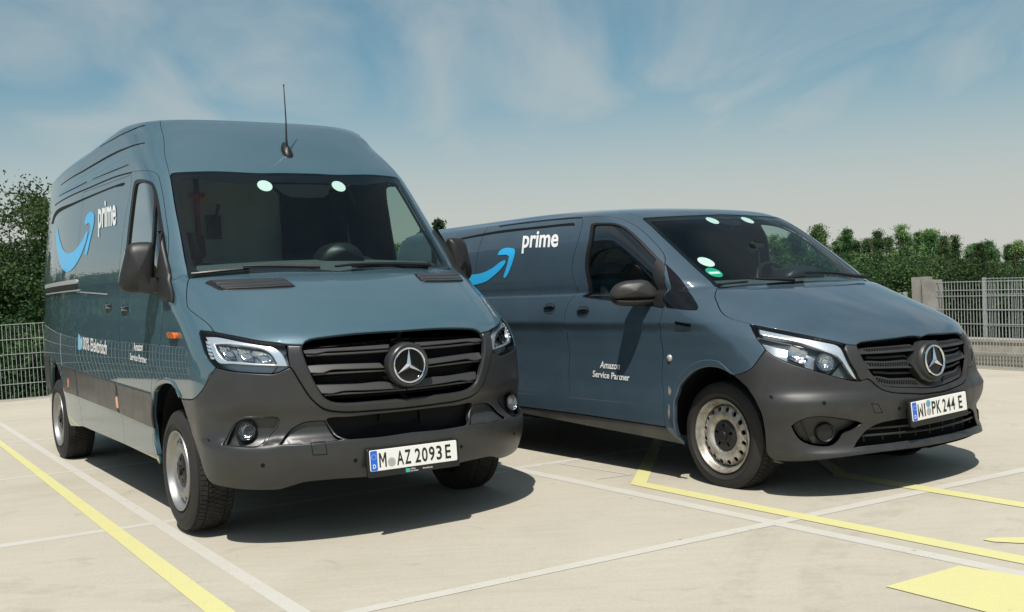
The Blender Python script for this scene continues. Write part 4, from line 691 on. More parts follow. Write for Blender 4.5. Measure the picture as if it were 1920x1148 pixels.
    fence('galvanised double-rod mesh fence panel along the rear edge of the deck', LE0, FRD, np.hypot(*(CORNER - LE0)), 1.03, group='fence panels along the rear edge')
    blk = RI0 - RID * .95
    fence('galvanised mesh fence panel', blk, RID, 20, 1.0, panel=5, sp=.04, rails=(0, .17, .34, .5, .67, .83, .9, 1.0), group='fence panels on the right-hand edge', ordinal=True)
    nrm = np.array((-RID[1], RID[0])); nrm = nrm if nrm[0] > 0 else -nrm
    fence('mesh panel of the second, rear fence', blk + nrm * .95 + RID * .1, RID, 20, 1.0, panel=5, sp=.05, rails=(0, .2, .4, .6, .8, 1.0), group='second row of mesh fence panels', ordinal=True)
    q = blk - RID * .3
    fence('lower mesh fence panel beyond the hazard-striped concrete post', q, -RID, float(np.hypot(*(CORNER - q))), .88, group='lower fence panels beyond the post')
    # kerb wall, concrete post with a hazard stripe
    ang = math.atan2(RID[1], RID[0]); c = blk + RID * 9 + nrm * .45
    mb = MB(); mb.box((0, 0, .13), (19, .22, .30)); mb.box((0, 0, .29), (19, .25, .03)); o = mb.build('kerb_wall', 'kerb_concrete'); o.location = (c[0], c[1], gz(*c)); o.rotation_euler = (0, -math.atan2(gz(*(c + RID)) - gz(*c), 1), ang); tag(o, 'low concrete kerb wall running behind the right-hand fence', 'wall')
    pr = empty('concrete_post', (blk[0], blk[1], gz(*blk)), ang); mb = MB(); mb.box((.09, 0, .52), (.13, .20, 1.00)); mb.build('post_shaft', 'post_concrete', pr); mb = MB(); mb.box((-.05, 0, .55), (.10, .25, 1.02)); mb.build('post_side', 'post_concrete', pr)
    for k in range(4): mb = MB(); mb.box((-.112, 0, .66 + k * .085), (.02, .23, .045), ax=Matrix.Rotation(R(28), 3, 'X')); mb.build('hazard_stripe', 'hazard_yellow' if k % 2 == 0 else 'seam_black', pr)
    tag(pr, 'square concrete post with yellow and black hazard stripes where two fences meet', 'post')
    build_trees()
def copy_tree_root(o):
    c = o.copy(); COL.objects.link(c)
    for ch in list(o.children): copy_tree(ch, c)
    return c
def crown_mesh(kind, h, w, seed, n_cl, n_lf, ls=1.0):
    """leaf faces in clumps spread through the crown's volume"""
    g = np.random.default_rng(seed); V = []; T = []
    if kind == 'spruce' or kind == 'pine':
        nl_ = 1 if kind == 'spruce' else 6      # a pine carries several leaders of unequal height
        ld = g.integers(0, nl_, n_cl); oa = g.random(nl_) * 6.28; orad = w * (.0 if nl_ == 1 else .30) * np.sqrt(g.random(nl_)); lh = 1 - .30 * g.random(nl_); lh[0] = 1; orad[0] *= .2; lw = (1.0 if nl_ == 1 else .62) * (.8 + .4 * g.random(nl_))
        t = g.random(n_cl) ** .60; zc = h * lh[ld] * (.16 + .84 * t)
        prof = (1 - t) ** (.95 if kind == 'spruce' else .85) * w / 2 * lw[ld] * (.75 + .45 * g.random(n_cl)); a = g.random(n_cl) * 2 * np.pi; rr = prof * (.30 + .70 * np.sqrt(g.random(n_cl)))
        tier = .5 + .5 * np.cos(zc / h * 2 * np.pi * (11 if kind == 'pine' else 14) + 2 * np.cos(a * 2) + ld * 2.1); rr = rr * (.55 + .45 * tier)
        ox, oy = orad[ld] * np.cos(oa[ld]), orad[ld] * np.sin(oa[ld])
        C = np.stack([rr * np.cos(a) + ox, rr * np.sin(a) + oy, zc - (.10 if kind == 'spruce' else -.04) * rr], 1); cs = (.12 + .22 * g.random(n_cl)) * (w / 3.6) * (.50 + .50 * (1 - t)); flat = .6
    else:
        nb = 9; bc = np.stack([(g.random(nb) - .5) * w * .62, (g.random(nb) - .5) * w * .62, h * (.45 + .45 * g.random(nb))], 1); br = (.20 + .14 * g.random(nb)) * w
        k = g.integers(0, nb, n_cl); d = g.normal(size=(n_cl, 3)); d /= np.linalg.norm(d, axis=1)[:, None]; C = bc[k] + d * (br[k] * (.45 + .55 * g.random(n_cl) ** .4))[:, None]; cs = (.16 + .22 * g.random(n_cl)) * (w / 3.2); flat = .8
    tint = np.clip(g.random(n_cl) * .75 + .25 * (C[:, 2] / h), 0, 1)
    m = n_cl * n_lf; ci = np.repeat(np.arange(n_cl), n_lf)
    P = C[ci] + g.normal(size=(m, 3)) * (cs[ci] * .55)[:, None] * np.array([1, 1, flat])
    ax = g.normal(size=(m, 3)); 
    out = P - C[ci]; ax = ax + out / (np.linalg.norm(out, axis=1)[:, None] + 1e-6) * 1.2 + np.array([0, 0, .5 if kind == 'pine' else 0]); ax /= np.linalg.norm(ax, axis=1)[:, None]
    sd = np.cross(ax, g.normal(size=(m, 3))); sd /= np.linalg.norm(sd, axis=1)[:, None]
    ln = (.13 + .13 * g.random(m)); wd = ln * (.30 if kind in ('pine', 'spruce') else .50)
    if kind == 'broad': ln *= .8; wd *= .9
    ln *= ls; wd *= ls
    if kind == 'pine':      # candles standing up at the shoot tips
        up = g.random(m) < .16; ax[up] = ax[up] * .25 + np.array([0, 0, 1]); ax[up] /= np.linalg.norm(ax[up], axis=1)[:, None]; ln[up] *= 1.7; wd[up] *= .8
    A = P - ax * (ln * .5)[:, None]; B = P + sd * (wd * .5)[:, None]; D = P + ax * (ln * .5)[:, None]; E = P - sd * (wd * .5)[:, None]
    V = np.stack([A, B, D, E], 1).reshape(-1, 3); F = np.arange(4 * m).reshape(-1, 4)
    me = bpy.data.meshes.new('crown'); me.vertices.add(4 * m); me.vertices.foreach_set('co', V.ravel()); me.loops.add(4 * m); me.loops.foreach_set('vertex_index', F.ravel()); me.polygons.add(m); me.polygons.foreach_set('loop_start', np.arange(0, 4 * m, 4)); me.update(calc_edges=True); me.validate()
    at = me.attributes.new('tint', 'FLOAT', 'POINT'); at.data.foreach_set('value', np.repeat(np.clip(tint[ci] + g.normal(size=m) * .12, 0, 1), 4))
    me.materials.append(M['leaf_' + kind]); return me
def trunk_mesh(h, w, seed, kind):
    g = np.random.default_rng(seed); mb = MB(); mb.tube([(0, 0, 0), (.03, .02, h * .3), (-.04, .05, h * .6), (.02, 0, h * .97)], [.03 * h ** .8, .024 * h ** .8, .015 * h ** .8, .004], 8)
    for k in range(16):
        z = h * (.22 + .7 * k / 16); a = g.random() * 6.28; L = w * .42 * (1 - .75 * k / 16); mb.tube([(0, 0, z), (L * .5 * math.cos(a), L * .5 * math.sin(a), z + L * .12), (L * math.cos(a), L * math.sin(a), z + L * .25)], [.03, .02, .006], 5)
    return mb.build('trunk', 'bark', None, smooth=R(50)).data
def build_trees():
    protos = {}
    for kind, i, h, w, nc, nl, ls in (('pine', 0, 8.2, 4.8, 620, 105, .48), ('pine', 1, 7.8, 4.2, 560, 105, .46), ('pine', 2, 8.5, 5.2, 680, 105, .48), ('broad', 0, 7.6, 4.2, 420, 110, .52), ('broad', 1, 7.2, 4.6, 440, 110, .52), ('broad', 2, 7.6, 3.9, 560, 110, .42), ('broad', 3, 7.2, 4.2, 600, 110, .40), ('spruce', 0, 8.4, 3.4, 380, 42, .9), ('spruce', 1, 8.0, 3.0, 340, 42, .85)):
        bpy_t = trunk_mesh(h, w, 50 + i, kind); 
        for o in list(bpy.data.objects):
            if o.data == bpy_t: bpy.data.objects.remove(o)
        cm = crown_mesh(kind, h, w, 100 + 7 * i + len(kind), nc, nl, ls); zs = np.empty(len(cm.vertices) * 3); cm.vertices.foreach_get('co', zs); protos[kind, i] = (cm, bpy_t, float(np.percentile(zs[2::3], 99.7)))
    g = random.Random(5)
    CAMP = {'pine': 'pine tree', 'broad': 'leafy tree', 'spruce': 'spruce tree'}
    def tree(kind, i, x, y, top, label, group, spread=1.0):
        crown, trunk, h = protos[kind, i]; base = -4.6; s = (top - base) / h
        r = empty(kind + '_tree' if kind != 'broad' else 'leafy_tree', (x, y, base), g.random() * 6.28); r.scale = (s * spread, s * spread, s)
        o = bpy.data.objects.new('crown', crown); link(o, r); o = bpy.data.objects.new('trunk', trunk); link(o, r); tag(r, label, CAMP[kind], group)
    def at(px, D, toppx=None):
        # a place on the ground D metres off in the direction of picture column px, and the height whose top shows at picture row toppx
        x = (px - 960) / FPX * D; hor = 541 - (px - 960) * .0426; return x, D, (CAM_H + (hor - toppx) / FPX * D) if toppx else None
    belt = [(1452, 40, 446), (1496, 37, 446), (1528, 41, 438), (1552, 44, 426), (1598, 38, 434), (1640, 42, 437), (1690, 40, 430), (1722, 44, 442), (1762, 38, 447), (1800, 42, 444), (1838, 39, 456), (1868, 43, 452), (1905, 40, 460), (1950, 38, 470), (1990, 43, 462), (2045, 41, 470), (2100, 38, 474), (1470, 46, 456), (1575, 47, 450), (1665, 47, 452), (1745, 47, 458), (1820, 47, 462), (1890, 47, 468)]
    pl = ['bushy pine in the dense tree belt beyond the right-hand fence', 'pines of the tree belt beyond the right-hand fence']
    for k, (px, D, tp) in enumerate(belt):
        x, y, t = at(px, D, tp - 4 + g.random() * 8); lab = 'tallest pine of the belt, just past the low van windscreen pillar' if tp == 426 else pl[0]
        tree('pine', k % 3, x, y, t, lab, None if tp == 426 else pl[1], .95 + .25 * g.random())
    for k in range(20):
        px = 1460 + k * 32 + g.random() * 14; D = 46 + g.random() * 4; x, y, t = at(px, D, 443 + k * 1.2 + g.random() * 10); tree('pine', (k + 1) % 3, x, y, t, pl[0], pl[1], 1.2)
    for k in range(17):
        px = 1470 + k * 38 + g.random() * 14; D = 29 + g.random() * 4; x, y, t = at(px, D, 480 + g.random() * 16 + k * .5); tree('broad', k % 2, x, y, t, 'rounded leafy tree low in front of the pine belt', 'leafy trees in front of the pine belt', 1.15)
    for k in range(24):
        px = 640 + k * 34 + g.random() * 12; D = 36 + g.random() * 9; x, y, t = at(px, D, 448 + g.random() * 20); tree('pine', k % 3, x, y, t, 'pine of the belt standing behind the two vans', 'pines behind the vans', 1.0 + .3 * g.random())
    for k in range(26):
        a = R(29.5 + k * 1.9); D = 35 + g.random() * 10; tree('pine', k % 3, D * math.sin(a), D * math.cos(a), CAM_H + D * math.tan(R(.7 + .7 * g.random())), pl[0], pl[1], 1.25)
    for px, D, tp, i, lab in ((728, 36, 436, 0, 'slender spruce seen through the cab windows of the tall van'), (829, 34, 414, 1, 'slender spruce whose tip rises between the two vans')):
        x, y, t = at(px, D, tp); tree('spruce', i, x, y, t, lab, None)
    # bushy trees just behind the fence at the left, and the row that carries on out of the picture
    for k, (px, D, tp, kd, i, lab) in enumerate([(24, 19.5, 366, 'broad', 2, 'tallest dark leafy tree at the left edge behind the fence'), (92, 24, 380, 'pine', 1, 'light green pine tip showing beside the rear corner of the tall van'), (62, 20.5, 452, 'broad', 3, 'mid-height leafy tree between fence and tall van'), (10, 18.6, 500, 'broad', 2, 'low rounded leafy tree right behind the left fence'), (75, 18.9, 545, 'broad', 3, 'lowest leafy bush tree against the left fence')]):
        x, y, t = at(px, D, tp); tree(kd, i, x, y, t, lab, None, 1.0 if tp < 400 else 1.35)
    for k in range(58):
        row = k % 2; a = R(-25 - (k // 2) * 2.3 - row * 1.1); D = (21 if row == 0 else 27) + g.random() * 4; kd, i = (('broad', k % 2), ('pine', k % 3), ('spruce', k % 2), ('pine', (k + 1) % 3), ('broad', k % 2))[k % 5]
        x, y = D * math.sin(a), D * math.cos(a); d = (np.array((x, y)) - FR0) @ np.array((-FRD[1], FRD[0]))
        if d < 2.2: x, y = np.array((x, y)) + np.array((-FRD[1], FRD[0])) * (2.4 - d + g.random() * 2 + row * 4); D = math.hypot(x, y)
        top = CAM_H + D * math.tan(R(2.0 + .9 * g.random() + (.8 if kd == 'spruce' else 0)))
        tree(kd, i, float(x), float(y), float(top), {'spruce': 'spruce in the row behind the left part of the fence', 'pine': 'pine in the row behind the left part of the fence', 'broad': 'leafy tree in the row behind the left part of the fence'}[kd], {'spruce': 'spruces behind the left fence', 'pine': 'pines behind the left fence', 'broad': 'leafy trees behind the left fence'}[kd], 1.35)
def sx(K, v, x): return float(K.LF + K.f[0](v) - K.f[2](v) - x)
def arch_sv(K, cx, cz, r, a0, a1, n=26, sq=1.0):
    """wheel arch round a wheel on the flank, angles from straight back (0) over the top (90) to the front (180)"""
    out = []
    for a in np.linspace(a0, a1, n):
        x = cx - r * math.cos(math.radians(a)); z = cz + r * sq * math.sin(math.radians(a)); v = float(K.v_of_z(z)); out.append((sx(K, v, x), v))
    return np.array(out)
def shape(T, n, step=0.012, corner=42): return smooth_closed(T[n], step, corner)
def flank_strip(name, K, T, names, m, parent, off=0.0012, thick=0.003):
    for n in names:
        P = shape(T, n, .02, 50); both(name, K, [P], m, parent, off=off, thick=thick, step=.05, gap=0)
def arch_lip(K, path, m, parent, w=.034):
    P = np.array(path); d = np.gradient(P, axis=0); n = np.stack([-d[:, 1], d[:, 0]], 1); n /= np.linalg.norm(n, axis=1)[:, None] + 1e-9
    c = P.mean(0); sgn = 1 if np.mean(((P - c) * n).sum(1)) > 0 else -1
    tp = np.clip(np.minimum(np.arange(len(P)), np.arange(len(P))[::-1]) / 6, .25, 1)[:, None]
    both('arch_lip', K, [np.vstack([P + n * sgn * .002, (P + n * sgn * w * tp)[::-1]])], m, parent, off=.009, thick=.03, bev=.009, bevh=.008, gap=0, step=.02)
def bulkhead(K, root, x, z0, z1, m):
    zz = np.linspace(z0, z1, 24); P = []
    for z in zz:
        v = float(K.v_of_z(z)); s = xz(K, x, z)[0]; y = abs(float(K.P(s, v)[1])) - .06; P.append((x, -max(y, .05), float(z)))
    Q = [(a, -b, c) for a, b, c in P[::-1]]; A = P + Q; k = len(A); mb = MB(); mb.add(A + [(a - .04, b, c) for a, b, c in A], [tuple(range(k)), tuple(range(2 * k - 1, k - 1, -1))] + [(j, k + j, k + (j + 1) % k, (j + 1) % k) for j in range(k)])
    return mb.build('bulkhead', m, root)
def seat(parent, x, y, z0):
    s = empty('seat'); s.parent = parent; s.location = (x, y, z0)
    def cushion(name, c, d, tilt, par, m='seat_fabric'):
        mb = MB(); n = 10; k = 20
        a = 2 * math.pi * np.arange(k) / k; ex = .35
        P = np.stack([np.zeros(k), np.sign(np.cos(a)) * np.abs(np.cos(a)) ** ex * d[1] / 2, np.sign(np.sin(a)) * np.abs(np.sin(a)) ** ex * d[2] / 2], 1)
        V, F = pillow(P, (1, 0, 0), d[0] / 2, d[0] / 2, 5, 3.5); mb.add(V, F); o = mb.build(name, m, par, smooth=R(60)); o.location = c; o.rotation_euler = (0, tilt, 0); return o
    cushion('seat_cushion', (0, 0, .1), (.52, .50, .16), 0, s); b = cushion('backrest', (-.30, 0, .48), (.15, .48, .68), -.22, s); cushion('headrest', (-.42, 0, .93), (.10, .27, .19), -.15, s)
    return s
def number_plate(root, body_l, mtx, seals, frame_text, m_frame='plate_black', spec=None):
    p = empty('number_plate'); p.parent = root; p.matrix_local = mtx
    mb = MB()
    def rr(w, h, r, y, n=6):
        o = []
        for cx, cz, a0 in ((w / 2 - r, h / 2 - r, 0), (-w / 2 + r, h / 2 - r, 90), (-w / 2 + r, -h / 2 + r, 180), (w / 2 - r, -h / 2 + r, 270)):
            for i in range(n): a = R(a0 + 90 * i / (n - 1)); o.append((cx + r * math.cos(a), y, cz + r * math.sin(a)))
        return o
    def slab(name, w, h, r, y0, y1, m, cz=0, cx=0, bev=.002):
        A = [(q[0] + cx, q[1], q[2] + cz) for q in rr(w, h, r, y0)]; B = [(q[0] + cx, q[1], q[2] + cz) for q in rr(w, h, r, y1 + bev)]; C = [(q[0] + cx, q[1], q[2] + cz) for q in rr(w - 2 * bev, h - 2 * bev, r, y1)]
        k = len(A); mb = MB(); mb.add(A + B + C, [(j, (j + 1) % k, k + (j + 1) % k, k + j) for j in range(k)] + [(k + j, k + (j + 1) % k, 2 * k + (j + 1) % k, 2 * k + j) for j in range(k)] + [tuple(2 * k + j for j in range(k))])
        return mb.build(name, m, p, smooth=R(30))
    slab('plate_holder', .548, .150, .012, .012, -.006, m_frame, cz=-.012)
    slab('plate', .52, .11, .008, -.004, -.0105, 'plate_white'); slab('eu_band', .042, .106, .006, -.008, -.0115, 'plate_blue', cx=-.237)
    for k in range(12):
        a = 2 * math.pi * k / 12; mb = MB(); c = (-.237 + .0125 * math.cos(a), -.0122, .020 + .0125 * math.sin(a)); P = []
        for j in range(10): rr_ = .0026 if j % 2 == 0 else .0011; b = math.pi / 2 + j * math.pi / 5; P.append((c[0] + rr_ * math.cos(b), c[1], c[2] + rr_ * math.sin(b)))
        mb.add(P, [tuple(range(10))]); mb.build('star', 'star_yellow', p)
    text_flat('country_letter', 'D', (-.2455, -.0122, -.040), (1, 0, 0), (0, 0, 1), .017, .022, 'white_print', p, bold=.02)
    def glyph(ch, x, w, h):
        t = .0085; y = -.0118; z0 = -.0375; wi = ch == 'W'
        P = [(0, 0), (0, h), (t * 1.1, h), (w / 2, h * .50), (w - t * 1.1, h), (w, h), (w, 0), (w - t, 0), (w - t, h * .70), (w / 2, h * .24), (t, h * .70), (t, 0)]
        if wi: P = [(a, h - b) for a, b in P[::-1]]
        V, F = cdt([dens(np.array(P), .05)], .05); mb = MB(); mb.add([(x + a, y, z0 + b) for a, b in V], F); mb.build('character', 'plate_black', p)
    for ch, x, w in body_l:
        if ch in 'MW': glyph(ch, x, w, .075); continue
        text_flat('character', ch, (x, -.0118, -.0375), (1, 0, 0), (0, 0, 1), w, .075, 'plate_black', p, bold=.016)
    for x, z, r, m in seals:
        mb = MB(); mb.add([(x + r * math.cos(a), -.0118, z + r * math.sin(a)) for a in np.linspace(0, 2 * math.pi, 25)[:-1]], [tuple(range(24))]); s = mb.build('seal', m, p)
        mb = MB(); a = np.linspace(0, 2 * math.pi, 25)[:-1]; V = [(x + r * .86 * math.cos(q), -.0122, z + r * .86 * math.sin(q)) for q in a] + [(x + r * .70 * math.cos(q), -.0122, z + r * .70 * math.sin(q)) for q in a]
        mb.add(V, [(j, (j + 1) % 24, 24 + (j + 1) % 24, 24 + j) for j in range(24)]); mb.build('seal_ring', 'cab_grey', p)
    if frame_text:
        mb = MB(); mb.add([(-.055, -.0066, -.082), (-.030, -.0066, -.082), (-.030, -.0066, -.062), (-.055, -.0066, -.062)], [(0, 1, 2, 3)]); mb.build('holder_emblem', 'teal_print', p)
        for (t, x, z, w, h) in frame_text: text_flat('holder_lettering', t, (x, -.0066, z), (1, 0, 0), (0, 0, 1), w, h, 'white_print', p)
    return p
def skin_line(K, P, off):
    P = np.array(P, float); s = np.abs(P[:, 0]); p = K.P(s, P[:, 1]) + K.N(s, P[:, 1]) * off; p[P[:, 0] < 0, 1] *= -1; return p
def wiper(K, T, blade, arm, root, off=.022):
    w = empty('wiper'); w.parent = root
    B = cr_smooth(T[blade], .04); p = skin_line(K, B, .012); mb = MB(); mb.tube([tuple(q) for q in p], .008, 6); mb.build('wiper_blade', 'black_plastic', w, smooth=R(40))
    if arm:
        A = cr_smooth(T[arm], .05); p = skin_line(K, A, off + .012); n = len(p); mb = MB(); mb.tube([tuple(q) for q in p], [.0075 + .008 * i / n for i in range(n)], 6); mb.build('wiper_arm', 'black_plastic', w, smooth=R(40))
def handle(K, sv, parent, side, w=.085, h=.075):
    fr = frame_at(K, sv, .0015, side)
    a = np.linspace(0, 2 * math.pi, 37)[:-1]; se = lambda t, e: np.sign(t) * np.abs(t) ** e
    V = [(w * se(math.cos(q), .75), 0, h * .55 * se(math.sin(q), .8)) for q in a]; V2 = [(w * .9 * se(math.cos(q), .75), .022, h * .46 * se(math.sin(q), .8)) for q in a]
    mb = MB(); mb.add(V + V2, [(j, (j + 1) % 36, 36 + (j + 1) % 36, 36 + j) for j in range(36)] + [tuple(36 + j for j in range(36))]); mb.add([(x * 1.03, .0005, z * 1.03) for x, y, z in V] + [(x, -.001, z) for x, y, z in V], [(j, (j + 1) % 36, 36 + (j + 1) % 36, 36 + j) for j in range(36)]); mb.build('handle_recess', 'gloss_black', parent, smooth=R(50)).matrix_local = fr
    P = np.array([(w * .98 * se(math.cos(q), .7), 0, h * .20 * se(math.sin(q), .9) + .008) for q in a]); V, F = pillow(P, (0, -1, 0), .022, .008, 5, 2.6); mb = MB(); mb.add(V, F); mb.build('door_handle', 'gloss_black', parent, smooth=R(60)).matrix_local = fr
def slab_liner(name, K, loops, m, parent, off): both(name, K, loops, m, parent, off=off, thick=.004, step=.09, gap=.004)
def wheel_house(root, x, z, y0, y1, r, side):
    mb = MB(); n = 22; P = []
    for y in (y0, y1):
        for a in np.linspace(-.15, math.pi + .15, n): P.append((x + r * math.cos(a), side * y, z + r * math.sin(a)))
    mb.add(P, [(j, j + 1, n + j + 1, n + j) for j in range(n - 1)] + [tuple(range(n))]); o = mb.build('wheel_house', 'matte_black', root, smooth=R(40)); return o

# ================================================================== the tall van
def build_tall():
    K, T = SK['S'], TR['S']; vm = K.vmax - .004
    root = empty('delivery_van', (-1.10658324, 6.71447099, 0), 0.56634246 - math.pi / 2)
    tag(root, 'tall high-roof blue-grey van with smile arrow, 100% Elektrisch lettering and roof antenna', 'delivery van', 'parked delivery vans')
    PM = 'van_paint_tall'
    g0 = T['gut1'][-1]; XS = -2.60
    st = T['roof_seam'][-1]
    arch_r = arch_sv(K, -3.665, .385, .445, -8, 188)
    end = [(s_end(K, v), v) for v in np.linspace(vm, .29, 46)]
    slide = [(sx(K, v, XS), v) for v in np.linspace(.215, 2.815, 60)]
    gut_r = [(sx(K, v, x), v) for x, v in zip(np.linspace(XS, -1.15, 14), np.linspace(2.815, 2.768, 14))]
    body = chain(K, T, 'roof_seam', [(st[0], vm)], end, [(sx(K, .27, -4.2), .27)], arch_r, slide, gut_r[1:], '-gut1', '-door_front_up', '-pillar_seam', [tuple(T['ws_left'][-1])], '-ws_left')
    bs = both('body_side', K, [body], PM, root, step=.07, thick=.02)
    T['ws_bot2'] = T['ws_bot'][1:]
    cap = chain(K, T, 'ws_top', 'ws_cor', 'roof_seam', [(st[0], vm), (0, vm)])
    surf('roof', K, [cap], PM, root, step=.07, center=True, gap=.0012)
    hood = chain(K, T, '-ws_bot2', 'hood_side', 'hood_hl', 'hood_fr', 'hood_gr')
    surf('hood', K, [hood], PM, root, step=.055, center=True, thick=.022, off=.002, bev=.005, bevh=.0035)
    fender = chain(K, T, 'pillar_seam', 'door_front_lo', 'door_tail', 'arch', 'fb_seam', '-hl_left', '-hood_side')
    fp = both('fender', K, [fender], PM, root, step=.05, thick=.012)
    arch_lip(K, cr_smooth(T['arch'])[6:], PM, fp)
    door = chain(K, T, 'door_front_up', 'gut1', 'door_rear', '-door_tail', '-door_front_lo')
    win = shape(T, 'win', .02, 55)
    dn, df = both('front_door', K, [door, win], PM, root, step=.06, thick=.03)
    sl = chain(K, T, 'door_rear', slide, gut_r)
    sn, sf = both('sliding_door', K, [sl], PM, root, step=.07, thick=.02)
    # windows
    both('side_window', K, [win], 'side_glass', (dn, df), off=-.012, thick=.004, gap=.0)
    both('window_seal', K, [win, inset(win, .030)], 'black_plastic', (dn, df), off=-.002, thick=.02, gap=0, step=.03)
    both('window_bar', K, [shape(T, 'winbar')], 'black_plastic', (dn, df), off=-.003, thick=.014, gap=0)
    # black lower cladding
    clt = lambda s: np.interp(s, [2.044, 2.983, 4.359, 5.055, 6.3], [.626, .647, .686, .690, .690]); clb = lambda s: np.interp(s, [2.2, 3.07, 4.5, 4.87, 6.3], [.392, .440, .471, .470, .46])
    def clad(s0, s1, n=12, s0b=None):
        a = np.linspace(s1, s0, n); b = np.linspace(s0 if s0b is None else s0b, s1, n); return np.array([(q, clt(q)) for q in a] + [(q, clb(q)) for q in b])
    for P, par, nm in ((clad(2.055, 2.955, s0b=2.15), (dn, df), 'cladding'), (clad(2.992, 4.262), (sn, sf), 'cladding'), (clad(4.285, sx(K, .6, -3.17), s0b=4.285), bs, 'cladding')):
        both(nm, K, [P], 'bumper_plastic', par, off=.010, thick=.016, bev=.008, bevh=.006, gap=0)
    rq = np.array([(sx(K, v, x), v) for x, v in ((-4.10, .69), (-4.04, .74))] + [(s_end(K, v, .02), v) for v in np.linspace(.72, .40, 8)] + [(sx(K, .42, -4.12), .42)])
    both('cladding', K, [rq], 'bumper_plastic', bs, off=.010, thick=.016, bev=.006, bevh=.005, gap=0)
    for k, par in (('mk0', bs), ('mk1', (sn, sf))):
        c = T[k][0]; P = np.array([(c[0] + a * .030, c[1] + b * .040) for a, b in ((1, -1), (1, .6), (.6, 1), (-.6, 1), (-1, .6), (-1, -1))]); both('marker_lamp', K, [P], 'marker_amber', par, off=.013, thick=.01, bev=.004, bevh=.003, gap=0)
        P2 = inset(P, -.008); both('marker_frame', K, [P2], 'black_plastic', par, off=.0105, thick=.01, gap=0)
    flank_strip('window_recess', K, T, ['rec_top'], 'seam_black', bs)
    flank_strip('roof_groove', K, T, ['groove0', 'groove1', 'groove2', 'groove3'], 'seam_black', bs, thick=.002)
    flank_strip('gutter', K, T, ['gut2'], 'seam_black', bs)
    P = shape(T, 'rail', .02, 30); both('door_rail', K, [P], 'black_plastic', bs, off=.004, thick=.006, gap=0)
    for a, b in ((0, .12), (.62, .78)):
        q = T['rail']; top = q[0] * (1 - .0) ; lo, hi = q[:, 1].min(), q[:, 1].max(); L_, R_ = q[:, 0].min(), q[:, 0].max()
        v0, v1 = (hi - .045, hi) if a == 0 else (lo, lo + .05); both('rail_trim', K, [np.array([(L_, v0), (R_, v0), (R_, v1), (L_, v1)])], 'rail_silver', bs, off=.008, thick=.008, gap=0)
    both('belt_trim', K, [shape(T, 'belt_line', .02, 30)], 'rail_silver', (sn, sf), off=.003, thick=.004, gap=0)
    # glass and its black border
    ws = chain(K, T, 'ws_top', 'ws_cor', 'ws_left', 'ws_bot')
    G = T['glass']; i0 = [i for i in range(len(G)) if G[i][0] == 0]; ia = [i for i in i0 if G[i][1] < 2][0]
    seq = np.vstack([G[ia:], G[:ia]]); gl = np.vstack([seq[:1], cr_smooth(seq[1:-1], .03), seq[-1:]])
    wsg = surf('windscreen', K, [ws], 'windscreen_glass', root, off=-.003, thick=.005, center=True, gap=.006, step=.08)
    surf('windscreen_border', K, [np.vstack([ws, gl])], 'gloss_black', wsg, off=-.010, thick=.003, center=True, gap=.004, step=.06)
    for k, sv in enumerate(T['glass_sticker']):
        fr = pt(K, (abs(sv[0]), sv[1]), 0, sv[0] < 0); P = disc(28, .052, abs(sv[0]), sv[1], 1.0, .95); surf('sticker', K, [P], 'disc_white', wsg, off=-.0045, thick=.001, gap=0, side='far' if sv[0] < 0 else 'near')
    wiper(K, T, 'wipe0', 'warm0', root); wiper(K, T, 'wipe2', 'warm1', root)
    P = np.array([(0, 2.66), (.20, 2.655), (.22, 2.60), (.17, 2.52), (.12, 2.49), (0, 2.485)]); surf('camera_housing', K, [P], 'matte_black', wsg, off=-.02, thick=.03, center=True, gap=0, step=.05)
    # nose
    I = T['intake'][[5, 6, 7, 8, 9, 10, 11, 0, 1, 2, 4]] if len(T['intake']) > 11 else T['intake'][[5, 6, 7, 8, 9, 10, 0, 1, 2, 4]]
    I = np.vstack([I[:1], cr_smooth(I[1:-1], .02), I[-1:]])
    bump = chain(K, T, '-fr_low', '-hl_bot', '-fb_seam', 'arch2', 'bump_bot')
    fog = shape(T, 'fogp', .012, 50); sc = shape(T, 'scoop', .015, 40); tow = T['towcap']
    outer = np.vstack([bump, I])
    def bumpf(q):      # soft hollows pressed into the bumper round the fog lamps
        c = T['fog_c'][0]; d2 = ((q[:, 0] - c[0] + .02) / .17) ** 2 + ((q[:, 1] - c[1]) / .115) ** 2; return -.020 * np.exp(-d2 ** 2)
    bp = surf('bumper', K, [outer, fog, sc], 'bumper_plastic', root, step=.03, thick=.03, center=True, offf=bumpf, off=.004, bev=.005, bevh=.004)
    both('bumper_scoop', K, [sc], 'bumper_plastic', bp, off=-.014, thick=-.014, gap=0, step=.03)
    surf('tow_cover_gap', K, [smooth_closed(tow, .02, 40), inset(smooth_closed(tow, .02, 40), .004)], 'seam_black', bp, off=.0046, thick=.001, gap=0, step=.03)
    for far in (False, True):
        f = lambda q: bumpf(q); sd = 'far' if far else 'near'
        fl = empty('fog_lamp'); fl.parent = root; mt, nn = pt(K, T['fog_c'][0], -.016, far)
        surf('lamp_pocket', K, [fog], 'bumper_plastic', fl, off=-.036, thick=-.030, gap=0, side=sd, step=.03)
        surf('lamp_bezel', K, [inset(fog, -.008), inset(fog, .007)], 'bumper_plastic', fl, off=-.010, thick=.012, gap=0, side=sd, step=.03, bev=.004, bevh=.004)
        n2 = Vector((.88, nn.y * .45, .02)).normalized(); z = (Vector((0, 0, 1)) - n2 * n2.z).normalized(); y = -n2; x = y.cross(z); mtx = Matrix(((x.x, y.x, z.x, mt.x), (x.y, y.y, z.y, mt.y), (x.z, y.z, z.z, mt.z), (0, 0, 0, 1)))
